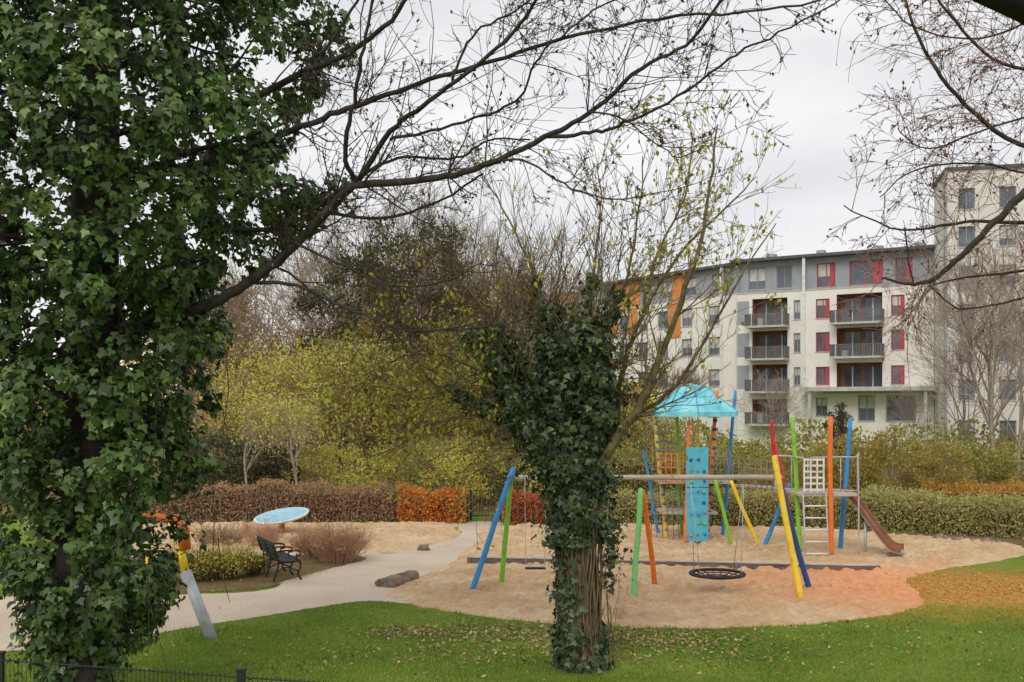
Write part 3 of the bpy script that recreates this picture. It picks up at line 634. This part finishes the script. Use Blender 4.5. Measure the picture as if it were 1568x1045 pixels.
def wing(prefix, E, o, e, L, zb, zt, openings, wallm, depth=11):
    e = Vector((e[0], e[1], 0)).normalized(); nb = Vector((-e.y, e.x, 0))
    M = Matrix.Translation(Vector(o)) @ Matrix(((e.x, nb.x, 0, 0), (e.y, nb.y, 0, 0), (0, 0, 1, 0), (0, 0, 0, 1)))
    mb = MB(); xs = sorted({0, L} | {q for a in openings for q in (a[0], a[1])}); zs = sorted({zb, zt} | {q for a in openings for q in (a[2], a[3])})
    for i in range(len(xs)-1):
        for j in range(len(zs)-1):
            cx = (xs[i]+xs[i+1])/2; cz = (zs[j]+zs[j+1])/2
            if any(a[0] < cx < a[1] and a[2] < cz < a[3] for a in openings): continue
            mb.add([M @ Vector(v) for v in [(xs[i], 0, zs[j]), (xs[i+1], 0, zs[j]), (xs[i+1], 0, zs[j+1]), (xs[i], 0, zs[j+1])]], [(0, 1, 2, 3)], wallm)
    mb.add([M @ Vector(v) for v in [(0, 0, zb), (0, 0, zt), (0, depth, zt), (0, depth, zb), (L, 0, zb), (L, 0, zt), (L, depth, zt), (L, depth, zb)]], [(0, 1, 2, 3), (4, 7, 6, 5), (1, 5, 6, 2), (3, 2, 6, 7)], wallm)
    wn = MB()
    for a in openings:
        x0, x1, z0, z1, kind = a; dp = 1.3 if kind == 'loggia' else .18; lm = M_brown if kind == 'loggia' else wallm
        mb.add([M @ Vector(v) for v in [(x0, 0, z0), (x1, 0, z0), (x1, 0, z1), (x0, 0, z1), (x0, dp, z0), (x1, dp, z0), (x1, dp, z1), (x0, dp, z1)]], [(0, 4, 5, 1), (1, 5, 6, 2), (2, 6, 7, 3), (3, 7, 4, 0)], lm)
        if kind == 'loggia':
            wn.box((x0, dp, z0), (x1, dp+.05, z1), M_brown, M)
            for q in (.1, .55):
                wn.box((x0+(x1-x0)*q, dp-.06, z0+.05), (x0+(x1-x0)*(q+.36), dp-.02, z1-.3), M_gl, M)
                wn.box((x0+(x1-x0)*(q+.16), dp-.09, z0+.05), (x0+(x1-x0)*(q+.19), dp-.06, z1-.3), M_fw, M)
            if random.random() < .5: wn.box((x0+.3, .5, z0+.02), (x0+.8, .9, z0+U(.5, .9)), M_curt, M)
            continue
        wn.box((x0, dp, z0), (x1, dp+.04, z1), M_gl, M); f = .09; fm = M_redp if kind == 'red' else M_fr
        if random.random() < .4:
            k = U(.25, .6); wn.box((x0+f, dp-.02, z1-f-(z1-z0)*k), (x1-f, dp-.004, z1-f), M_curt, M)
        for b in [((x0, dp-.06, z0), (x0+f, dp-.003, z1)), ((x1-f, dp-.06, z0), (x1, dp-.003, z1)), ((x0+f, dp-.06, z0), (x1-f, dp-.003, z0+f)), ((x0+f, dp-.06, z1-f), (x1-f, dp-.003, z1)), (((x0+x1)/2-.04, dp-.055, z0+f), ((x0+x1)/2+.04, dp-.025, z1-f))]: wn.box(b[0], b[1], fm, M)
        if kind == 'red': wn.box((x1-(x1-x0)*.3, dp-.1, z0+f), (x1-f, dp-.062, z1-f), M_redp, M)
        wn.box((x0-.05, -.06, z0-.06), (x1+.05, -.003, z0-.01), M_slab, M)
    mb.obj(prefix+'_walls', E); wn.obj(prefix+'_windows', E); return M
BE = empty('apartment_building')
rows = [(5.7, 7.3), (8.6, 10.3), (11.5, 13.2)]
op = []
for z0, z1 in rows:
    op += [(7.3, 8.5, z0, z1, 'red'), (13.6, 14.7, z0, z1, 'red'), (9.1, 12.9, z0-.5, z1+.3, 'loggia'), (1.6, 4.8, z0-.5, z1+.3, 'loggia'), (5.35, 5.95, z0, z1, 'plain')]
op += [(1.6, 4.8, 2.3, 4.5, 'loggia'), (7.3, 8.3, 3, 4.6, 'plain'), (10.9, 12.3, 2.6, 4.8, 'plain'), (13.2, 15.6, 2.6, 4.8, 'plain')]
M = wing('block', BE, (20.3, 95, 0), (14.4, -9), 17, 0, 14, op, M_white)
M2 = wing('penthouse', BE, tuple(M @ Vector((0, .7, 0))), (14.4, -9), 17, 14, 16.9, [(1, 2.6, 14.4, 16.4, 'plain'), (3.6, 5, 14.4, 16.4, 'plain'), (7.2, 8.8, 14.3, 16.4, 'red'), (10, 12.8, 14.3, 16.4, 'red'), (13.8, 15.2, 14.3, 16.4, 'red')], M_grey, 9)
bb = MB()
bb.box((-.4, -.3, 16.9), (17.3, 10, 17.15), M_roof, M); bb.box((0, -.05, 14.0), (17, .6, 14.12), M_slab, M)
for x in (2, 6.5, 11.5, 15): bb.box((x, 3, 17.15), (x+.7, 3.7, 17.9), M_grey, M)
bb.box((6.15, -.16, 0), (6.4, -.003, 16.9), M_fw, M); bb.box((0.0, -.12, 0), (.12, -.003, 14), M_fw, M)
for z in (5.1, 8.0, 10.9):
    bb.box((.2, -.04, z+.35), (1.3, -.003, z+2.45), M_grey, M)
bb.box((6.5, -2.2, 5.15), (17.6, -.003, 5.5), M_slab, M)
bb.box((8.0, -.05, 4.95), (17, -.003, 5.15), M_slab, M)
for x in (7.2, 16.6): bb.box((x, -2.0, 0), (x+.25, -1.75, 5.15), M_slab, M)
def balcony(bb, M, x0, x1, z):
    bb.box((x0, -1.5, z-.18), (x1, -.003, z), M_slab, M)
    for a, b in [((x0, -1.5, z+.98), (x1, -1.45, z+1.04)), ((x0, -1.5, z+.06), (x1, -1.46, z+.1)), ((x0, -1.45, z+.98), (x0+.05, -.003, z+1.04)), ((x1-.05, -1.45, z+.98), (x1, -.003, z+1.04))]: bb.box(a, b, M_rail, M)
    n = int((x1-x0)/.13)
    for i in range(n+1):
        x = x0+(x1-x0-.05)*i/n; bb.box((x, -1.49, z+.1), (x+.06, -1.46, z+.98), M_rail, M)
    for i in range(10):
        y = -1.4+i*.14
        for x in (x0+.005, x1-.045): bb.box((x, y, z), (x+.04, y+.05, z+.98), M_rail, M)
for z0, z1 in rows[1:]: balcony(bb, M, 8.9, 13.1, z0-.5)
for z0, z1 in rows: balcony(bb, M, 1.4, 5.0, z0-.5)
balcony(bb, M, 1.4, 5.0, 2.3)
op = []
for z0, z1 in [(2.9, 4.5)]+rows:
    for s in (1.6, 4.6, 7.6, 10.6, 13.6, 17, 20.6): op.append((s, s+1.5, z0, z1, 'plain'))
ML = wing('wing', BE, (6.9, 115, 0), (13.4, -20), 24, 0, 14, op, M_white)
wing('wing_top', BE, tuple(ML @ Vector((0, .5, 0))), (13.4, -20), 24, 14, 16.7, [(s, s+1.5, 14.5, 16.2, 'plain') for s in (1.6, 4.6, 10.6, 13.6, 17, 20.6)], M_grey, 10)
bb.box((-.3, -.2, 16.7), (23.9, 10, 16.95), M_roof, ML)
for a, b, z0, z1 in [(3.2, 4.55, 11, 13.9), (6.15, 7.55, 11, 13.9), (9.2, 10.55, 11, 13.9), (15.2, 16.9, 10.5, 13.95)]: bb.box((a, -.08, z0), (b, -.003, z1), M_or, ML)
for a, b in [(6.2, 10.4), (15.2, 16.95)]: bb.box((a, .4, 14.15), (b, .497, 16.65), M_or, ML)
bb.box((22.4, -.3, 0), (22.6, -.003, 16.6), M_fw, ML)
op = [(s, s+1.5, z0, z1, 'plain') for z0, z1 in rows for s in (2, 5, 8, 11, 14)]
MF = wing('far_wing', BE, (-5.5, 129, 0), (12.4, -14), 18.7, 0, 14, op, M_white)
bb.box((-.3, -.2, 14.0), (18.6, 10, 16.2), M_or, MF); bb.box((-.4, -.35, 16.2), (18.5, 10, 16.45), M_roof, MF)
bb.obj('balconies_and_trim', BE)
TB = empty('apartment_tower')
op = []
for z0 in (1.2, 4.3, 7.2, 10.1, 13, 16, 18.9):
    for s in (.8, 3.7, 7.0, 10.2): op.append((s, s+1.2, z0, z0+1.6, 'plain'))
MT = wing('tower', TB, (33.3, 80, 0), (.97, -.24), 16, 0, 21.9, op, M_tower, 6.4)
bb = MB(); bb.box((-.15, -.15, 21.9), (16.2, 6.6, 22.15), M_roof, MT)
bb.box((-.2, -.18, 0), (-.02, .2, 21.9), M_grey, MT); bb.obj('parapet', TB)

# ------------------------------------------------------------ playground equipment
K = dict(blue=paint('paint_blue', (62, 142, 210)), navy=paint('paint_navy', (52, 84, 145)), green=paint('paint_green', (135, 196, 62)), orange=paint('paint_orange', (238, 122, 48)),
         yellow=paint('paint_yellow', (248, 210, 56)), red=paint('paint_red', (208, 52, 60)), cyan=paint('paint_cyan', (84, 180, 205)), mint=paint('paint_mint', (125, 200, 118)))
M_steel = surf('steel', [C(160, 164, 168), C(196, 199, 203)], 5, .4, .03, .003, metal=.1)
M_wood = surf('grey_wood', [C(162, 152, 138), C(200, 190, 176)], 7, .8, .3, .01, stretch=(.3, 1, 1))
M_black = surf('black_rubber', [C(34, 36, 40), C(56, 58, 62)], 8, .7, .2, .005)
M_dwood = surf('dark_timber', [C(96, 84, 80), C(134, 118, 110)], 6, .85, .3, .01, stretch=(.3, 1, 1))
M_rope = surf('rope', [C(110, 108, 102), C(150, 146, 138)], 20, .9, 0)
def post(mb, a, b, r, m, wob=.02):
    a = Vector(a); b = Vector(b); pts = [a.lerp(b, t)+Vector((U(-wob, wob), U(-wob, wob), 0))*(0 if t in (0, 1) else 1) for t in (0, .33, .66, 1)]
    pts = spline(pts, sub=3); n = len(pts); mb.tube(pts+[pts[-1]+(b-a).normalized()*.03], [r*(1.05-.12*i/n) for i in range(n)]+[r*.5], m, 12)
SW = empty('swing_set'); mb = MB()
post(mb, gp(718, 911)-Vector((0, 0, .1)), pt(786, 718, 22.4), .06, K['blue']); post(mb, gp(767, 898)-Vector((0, 0, .1)), pt(783, 724, 22.6), .055, K['green'])
post(mb, gp(970, 919)-Vector((0, 0, .1)), pt(981, 750, 22.1), .06, K['mint']); post(mb, gp(1004, 901)-Vector((0, 0, .1)), pt(984, 752, 22.3), .055, K['orange'])
post(mb, gp(1229, 924)-Vector((0, 0, .1)), pt(1186, 700, 21.8), .065, K['yellow']); post(mb, gp(1243, 907)-Vector((0, 0, .1)), pt(1188, 715, 22), .06, K['navy'])
post(mb, pt(1186, 712, 21.9), pt(1182, 645, 21.9), .04, K['red'])
mb.obj('posts', SW, True)
mb = MB(); post(mb, pt(778, 732, 22.5), pt(1196, 731, 21.9), .055, M_wood, .03); mb.obj('beam', SW, True)
mb = MB(); c = Vector((4.3, 21.9, .46)); N_ = 28
for rr_, zz_, tr_ in [(.56, 0, .035), (.3, -.07, .012), (.15, -.08, .012), (.43, -.04, .012)]:
    mb.tube([c+Vector((math.cos(2*math.pi*i/N_)*rr_, math.sin(2*math.pi*i/N_)*rr_, zz_)) for i in range(N_+1)], tr_, M_black, 7, False)
for i in range(8):
    a = math.pi*i/8; d = Vector((math.cos(a), math.sin(a), 0)); mb.tube([c-d*.56, c-d*.3+Vector((0, 0, -.07)), c+d*.3+Vector((0, 0, -.07)), c+d*.56], .012, M_black, 6)
for sx in (-1, 1):
    for sy in (-1, 1): mb.tube([c+Vector((sx*.42, sy*.36, .02)), c+Vector((sx*.55, sy*.03, 1.87))], .008, M_steel, 6)
mb.obj('nest_seat', SW, True)
mb = MB()
for xs in (.5, 1.6):
    mb.box((xs-.22, 22.32, .48), (xs+.22, 22.5, .51), M_black)
    for sx in (-1, 1): mb.tube([(xs+sx*.2, 22.41, .5), (xs+sx*.23, 22.41, 2.4)], .007, M_steel, 5)
mb.obj('belt_seats', SW)
mb = MB(); a = gp(718, 866); b = gp(1345, 880)
e = (b-a).normalized(); nrm = Vector((-e.y, e.x, 0)); L = (b-a).length
ME = Matrix.Translation(a) @ Matrix(((e.x, nrm.x, 0, 0), (e.y, nrm.y, 0, 0), (0, 0, 1, 0), (0, 0, 0, 1)))
n = 6
for i in range(n): mb.box((L*i/n+.006, 0, 0), (L*(i+1)/n-.006, .12, .19), M_dwood, ME); mb.box((L*i/n+.003, -.02, .192), (L*(i+1)/n-.003, .18, .23), M_wood, ME)
for i in range(n+1): mb.box((L*i/n-.04, -.05, 0), (L*i/n+.04, -.022, .21), M_dwood, ME)
mb.obj('timber_edging', None, bevel=.006)

CT = empty('climbing_tower'); mb = MB()
def zg(px, py, d, m, r, qx, qd): post(mb, Vector(((qx-CX)/F*qd, qd, -.1)), pt(px, py, d), r, K[m] if isinstance(m, str) else m)
zg(1000, 606, 30, 'yellow', .055, 1022, 30.3); zg(1036, 625, 31, 'green', .05, 1045, 31.2); zg(1098, 600, 29.9, 'orange', .055, 1082, 30.1); zg(1126, 600, 31, 'blue', .05, 1105, 30.9)
zg(1095, 735, 29, 'green', .055, 1122, 29.2); zg(1120, 738, 29, 'yellow', .055, 1164, 29.3); zg(1208, 742, 29.2, 'blue', .06, 1167, 29.3)
zg(985, 690, 31.5, 'blue', .045, 1010, 31.6); zg(1055, 650, 29.6, 'orange', .045, 1048, 29.4); zg(1070, 645, 31.6, 'yellow', .045, 1062, 31.6)
mb.obj('posts', CT, True)
mb = MB()
for (a, b, c1) in [(pt(1000, 606, 30), Vector(((1022-CX)/F*30.3, 30.3, 0)), 'blue'), (pt(1098, 600, 29.9), Vector(((1082-CX)/F*30.1, 30.1, 0)), 'navy')]:
    for t in np.arange(.06, .9, .06):
        p = a.lerp(b, float(t)); q = a.lerp(b, float(t)+.018); mb.tube([p, q], .066, K[c1], 12)
mb.obj('post_bands', CT, True)
mb = MB(); cc = Vector((5.28, 30.4, 0)); n = 6
M_can = surf('canopy_fabric', [C(92, 178, 200), C(122, 202, 218), C(150, 214, 224)], 2.5, .6, .1, .01)
def hexr(r, z): return [cc+Vector((math.cos(2*math.pi*i/n+.45)*r, math.sin(2*math.pi*i/n+.45)*r, z)) for i in range(n)]
R = [[cc+Vector((-.08, 0, 4.62))]*n, hexr(.42, 4.52), hexr(.92, 4.12), hexr(1.36, 3.80), hexr(1.36, 3.66)]
for k in range(4):
    for i in range(n):
        j = (i+1) % n
        if k == 0: mb.add([R[0][0], R[1][i], R[1][j]], [(0, 1, 2)], M_can)
        else: mb.add([R[k][i], R[k+1][i], R[k+1][j], R[k][j]], [(0, 1, 2, 3)], M_can)
for i in range(n): mb.tube([R[1][i], R[2][i], R[3][i], R[4][i]], .022, K['cyan'], 6)
mb.obj('canopy', CT)
mb = MB()
mb.box((4.2, 29.7, 1.75), (6.3, 31.3, 1.83), M_wood); mb.box((4.3, 29.9, .85), (5.9, 31.2, .92), M_wood)
mb.obj('platforms', CT, bevel=.01)
mb = MB(); x0, x1, y = X(1050, 29.5), X(1084, 29.5), 29.4
for (z0, z1) in [(.15, 1.65), (1.68, 2.8)]:
    mb.box((x0, y, z0), (x1, y+.04, z1), K['cyan'])
for z0 in np.arange(.35, 2.6, .3):
    for xx_ in (.14, .32, .5):
        if random.random() < .7: mb.tube([(x0+xx_+U(-.04, .04), y-.05, z0+U(-.06, .06)), (x0+xx_, y-.003, z0)], U(.03, .05), random.choice([K['navy'], K['blue'], K['green'], K['orange']]), 8)
mb.obj('climbing_panel', CT, bevel=.008)
mb = MB()
def net(mb, a, b, c, d, nu, nv, r=.010, m=None):
    m = m or M_rope; a, b, c, d = map(Vector, (a, b, c, d))
    for i in range(nu+1): t = i/nu; mb.tube([a.lerp(b, t), d.lerp(c, t)], r, m, 5)
    for j in range(nv+1): t = j/nv; mb.tube([a.lerp(d, t), b.lerp(c, t)], r, m, 5)
net(mb, (4.0, 30, .2), (4.9, 29.6, .2), (4.8, 29.9, 2.9), (4.05, 30.1, 2.9), 6, 12)
net(mb, (5.7, 29.6, 1.8), (6.3, 29.8, 1.8), (6.2, 29.8, 2.7), (5.7, 29.6, 2.7), 5, 5)
net(mb, (4.2, 29.7, 1.83), (5.0, 29.5, 1.83), (5.0, 29.5, 2.6), (4.2, 29.7, 2.6), 5, 4, .014, K['orange'])
for y in (28.6, 29.3):
    net(mb, (6.2, y+.7, 1.75), (7.2, y-.4, 1.7), (7.2, y-.4, 2.45), (6.2, y+.7, 2.5), 8, 3)
mb.obj('nets', CT, True)
mb = MB()
for i in range(9): t = i/9; mb.box((6.25+t*.98, 29.3-t*.9, 1.70), (6.33+t*.98, 30.0-t*.9, 1.74), M_wood)
mb.obj('bridge_planks', CT)

SL = empty('slide_tower'); mb = MB(); d = 27.8
post(mb, Vector((X(1226, 27.6), 27.6, -.1)), pt(1213, 640, 27.6), .06, K['green']); post(mb, Vector((X(1272, 27), 27, -.1)), pt(1272, 640, 27), .065, K['orange'])
post(mb, Vector((X(1286, 28.6), 28.6, -.1)), pt(1302, 643, 28.6), .06, K['blue']); post(mb, Vector((X(1222, 28.9), 28.9, -.1)), pt(1186, 680, 28.9), .055, K['red'])
mb.obj('posts', SL, True)
mb = MB(); xa, xb = X(1215, 27.6), X(1300, 27.8)
mb.box((xa, 27.1, 1.62), (xb, 28.6, 1.70), M_wood); mb.obj('platform', SL, bevel=.01)
mb = MB(); px0, px1 = X(1230, 27), X(1262, 27); M_wp = paint('white_panel', (225, 225, 220))
for i in range(6): zz = 1.78+i*.155; mb.box((px0, 27.0, zz), (px1, 27.03, zz+.05), M_wp)
for i in range(4): xx_ = px0+(px1-px0-.04)*i/3; mb.box((xx_, 26.965, 1.74), (xx_+.04, 26.997, 2.62), M_wp)
mb.obj('lattice_panel', SL)
mb = MB(); la, lb = X(1229, 26.9), X(1264, 26.9)
for i in range(5): z = .2+i*.3; mb.tube([(la, 26.9-.3+z*.15, z), (lb, 26.9-.3+z*.15, z)], .022, M_wp, 8)
for x in (la, lb): mb.tube([(x, 26.6, 0), (x, 26.86, 1.72)], .02, M_steel, 8)
x = X(1195, 27.5); x2 = X(1308, 27.5)
mb.tube(spline([(x, 28.0, 1.7), (x, 28.0, 2.55), (x+.1, 28, 2.63), (xa, 27.6, 2.63), (px0, 27.05, 2.63), (x2-.12, 27.2, 2.63), (x2, 27.2, 2.52), (x2+.02, 27.2, 0)]), .022, M_steel, 8)
mb.tube([(x, 28.0, 1.75), (x2, 27.3, 1.75)], .02, M_steel, 8)
for i in range(6): xx_ = x+(x2-x)*i/5; mb.tube([(xx_, 28-.15*i, 1.72), (xx_, 28-.15*i, 2.6)], .014, M_steel, 6)
mb.obj('ladder_and_railing', SL, True)
mb = MB(); M_sl = surf('slide_brown', [C(120, 78, 54), C(152, 104, 74)], 4, .4, .05, .003)
sp = spline([(X(1298, 27.8), 27.9, 1.68), (X(1318, 27.5), 27.7, 1.35), (X(1345, 27.2), 27.4, .75), (X(1368, 27), 27.1, .28), (X(1382, 27), 27.0, .22)])
sd = Vector((.22, .42, 0)).normalized()*.27; up = Vector((0, 0, .16)); rows_ = [[p+sd+up, p+sd, p-sd, p-sd+up] for p in sp]
for i in range(len(rows_)-1):
    for k in range(3): mb.add([rows_[i][k], rows_[i][k+1], rows_[i+1][k+1], rows_[i+1][k]], [(0, 1, 2, 3)], M_steel if k == 1 else M_sl)
so_ = mb.obj('slide_chute', SL); sm = so_.modifiers.new('thick', 'SOLIDIFY'); sm.thickness = .04
mb = MB(); mb.tube([(X(1372, 27), 27.1, 0), (X(1372, 27), 27.1, .24)], .04, M_steel, 8); mb.tube([(X(1335, 27), 27.5, 0), (X(1335, 27), 27.5, .9)], .04, M_steel, 8); mb.obj('slide_legs', SL, True)

SD = empty('spinning_disc'); mb = MB(); c = pt(431, 790, 32); tilt = Matrix.Rotation(math.radians(-7), 4, 'Y') @ Matrix.Rotation(math.radians(10), 4, 'X')
n = 36; M_disc = surf('disc_paint', [C(125, 180, 202), C(166, 205, 220)], 4, .4, 0); M_rim = paint('disc_rim', (225, 228, 225))
def ring(r, z): return [c+(tilt @ Vector((math.cos(2*math.pi*i/n)*r, math.sin(2*math.pi*i/n)*r, z))) for i in range(n)]
R = [ring(.45, -.14), ring(.82, -.03), ring(.84, .02), ring(.78, .03), ring(.45, -.03)]
for a in range(4):
    vs = R[a]+R[a+1]; mb.add(vs, [(i, (i+1) % n, n+(i+1) % n, n+i) for i in range(n)], M_rim if a in (1, 2) else M_disc)
mb.add(R[4], [tuple(range(n))], M_disc); mb.add(R[0], [tuple(range(n))[::-1]], M_disc); mb.obj('disc', SD, True)
mb = MB(); mb.tube([(c.x+.05, c.y, 0), (c.x, c.y, c.z-.12)], .09, K['orange'], 12); mb.obj('post', SD, True)

LP = empty('leaning_play_pole'); mb = MB(); a = gp(327, 978); b = pt(284, 876, 18.2)
mb.tube([a-Vector((0, 0, .1)), b], .1, M_steel, 16); mb.obj('steel_tube', LP, True)
mb = MB(); mb.tube([b, pt(276, 836, 18.3)], .07, K['yellow'], 12); mb.tube([pt(283, 842, 18.3), pt(281, 812, 18.3), pt(268, 788, 18.3)], [.11, .11, .05], K['orange'], 12)
mb.tube([gp(226, 918)-Vector((0, 0, .1)), pt(228, 850, 22)], .08, K['yellow'], 12); mb.tube([pt(264, 796, 18.3), pt(150, 770, 20)], .06, K['orange'], 10)
mb.obj('coloured_heads', LP, True)

BN = empty('park_bench'); M_bg = surf('bench_green', [C(34, 46, 40), C(52, 66, 58)], 6, .6, .1, .003, spec=.2); M_iron = surf('cast_iron', [C(24, 28, 26), C(40, 44, 42)], 8, .5, .1, .003)
fl_ = Vector((.46, -.89, 0)).normalized(); fr = Vector((.89, .46, 0)).normalized(); o = Vector((-5.98, 24.9, 0.012))
MBN = Matrix.Translation(o) @ Matrix(((fl_.x, fr.x, 0, 0), (fl_.y, fr.y, 0, 0), (0, 0, 1, 0), (0, 0, 0, 1)))
mb = MB(); Lb = 1.6
for i in range(5): y = .06+i*.095; z = .44-.015*math.sin(i/4*3.14); mb.box((0, y, z), (Lb, y+.08, z+.03), M_bg, MBN)
mb.obj('seat', BN, bevel=.005); mb = MB()
for i in range(4): z = .52+i*.095; y = .02-i*.035; mb.box((0, y-.03, z), (Lb, y, z+.08), M_bg, MBN)
mb.obj('backrest', BN, bevel=.005); mb = MB()
for xx_ in (.12, .8, Lb-.12):
    f = lambda l: [MBN @ Vector((xx_, p[0], p[1])) for p in l]
    mb.tube(spline(f([(-.12, .88), (-.04, .62), (.03, .45), (.0, .25), (-.08, .0)])), .022, M_iron, 8)
    mb.tube(spline(f([(.03, .43), (.3, .41), (.5, .42), (.54, .3), (.48, .14), (.56, 0)])), .022, M_iron, 8)
    mb.tube(spline(f([(-.05, .66), (.15, .68), (.4, .67), (.52, .64), (.53, .56), (.46, .55)])), .02, M_iron, 8)
    mb.tube(spline(f([(.46, .6), (.44, .5), (.5, .42)])), .016, M_iron, 8)
    mb.tube(spline(f([(-.02, .2), (.2, .3), (.5, .2)])), .014, M_iron, 8)
mb.obj('iron_legs', BN, True)

M_st = surf('boulder', [C(92, 82, 74), C(130, 116, 104), C(150, 138, 122)], 5, .9, .8, .04)
for px, py, sx, sz in [(597, 898, .30, .2), (622, 890, .26, .2), (649, 843, .2, .14)]:
    p = gp(px, py); bpy.ops.mesh.primitive_ico_sphere_add(subdivisions=4, radius=1, location=(p.x, p.y, sz*.35)); o = bpy.context.object; o.name = 'boulder'
    for v in o.data.vertices:
        q = v.co; k = 1+.22*math.sin(q.x*3+px)+.15*math.cos(q.y*4+q.z*3+px)+.05*math.sin(q.x*11+q.z*9); v.co = Vector((q.x*k*sx, q.y*k*sx*.75, max(min(q.z*k, .75+.2*q.x), -.6)*sz))
    o.data.materials.append(M_st)
for i in range(9):
    p = gp(1440+i*11, 828+i*.8); bpy.ops.mesh.primitive_ico_sphere_add(subdivisions=3, radius=1, location=(p.x+U(-.1, .1), p.y+U(-.2, .2), .08)); o = bpy.context.object; o.name = 'edging_stone'
    ks = U(.6, 1.2)
    for v in o.data.vertices: q = v.co; k = 1+.2*math.sin(q.x*4+i*2)+.1*math.cos(q.z*7+i); v.co = Vector((q.x*k*.13*ks, q.y*k*.11*ks, q.z*k*.08*ks))
    o.data.materials.append(M_st)

M_fg = surf('fence_green', [C(34, 44, 38), C(50, 60, 52)], 6, .5, .05, .003)
GT = empty('garden_gate'); mb = MB()
x0, x1, y = X(721, 36.3), X(766, 36.3), 36.3
for x in (x0, x1): mb.box((x-.04, y-.04, 0), (x+.04, y+.04, 1.15), M_fg)
for z in (.12, 1.0): mb.box((x0+.04, y-.015, z), (x1-.04, y+.015, z+.04), M_fg)
for i in range(9): x = x0+.08+(x1-x0-.16)*i/8; mb.box((x-.01, y-.01, .16), (x+.01, y+.01, 1.0), M_fg)
mb.obj('bars', GT)
FN = empty('metal_fence'); mb = MB(); M_fd = surf('fence_dark', [C(28, 34, 34), C(44, 50, 50)], 6, .5, .05, .003)
fp = [Vector((-8.6, 12.75, 0)), Vector((-5.98, 12.2, 0)), Vector((-2.96, 11.42, 0)), Vector((0, 10.7, 0)), Vector((3, 10.0, 0))]
for i in range(len(fp)-1):
    a, b = fp[i], fp[i+1]; L = (b-a).length; nb = int(L/.055)
    for z in (1.02, .6, .2):
        for of in (-.012, .012): mb.tube([a+Vector((0, of, z)), b+Vector((0, of, z))], .006, M_fd, 5)
    for j in range(nb): q = a.lerp(b, (j+.5)/nb); mb.tube([q+Vector((0, 0, .05)), q+Vector((0, 0, 1.05))], .0035, M_fd, 4)
mb.obj('wire_panels', FN)
mb = MB()
for q in fp: mb.box((q.x-.045, q.y-.03, 0), (q.x+.045, q.y+.03, 1.09), M_fd); mb.box((q.x-.055, q.y-.04, 1.09), (q.x+.055, q.y+.04, 1.12), M_fd)
mb.obj('posts', FN, bevel=.004)
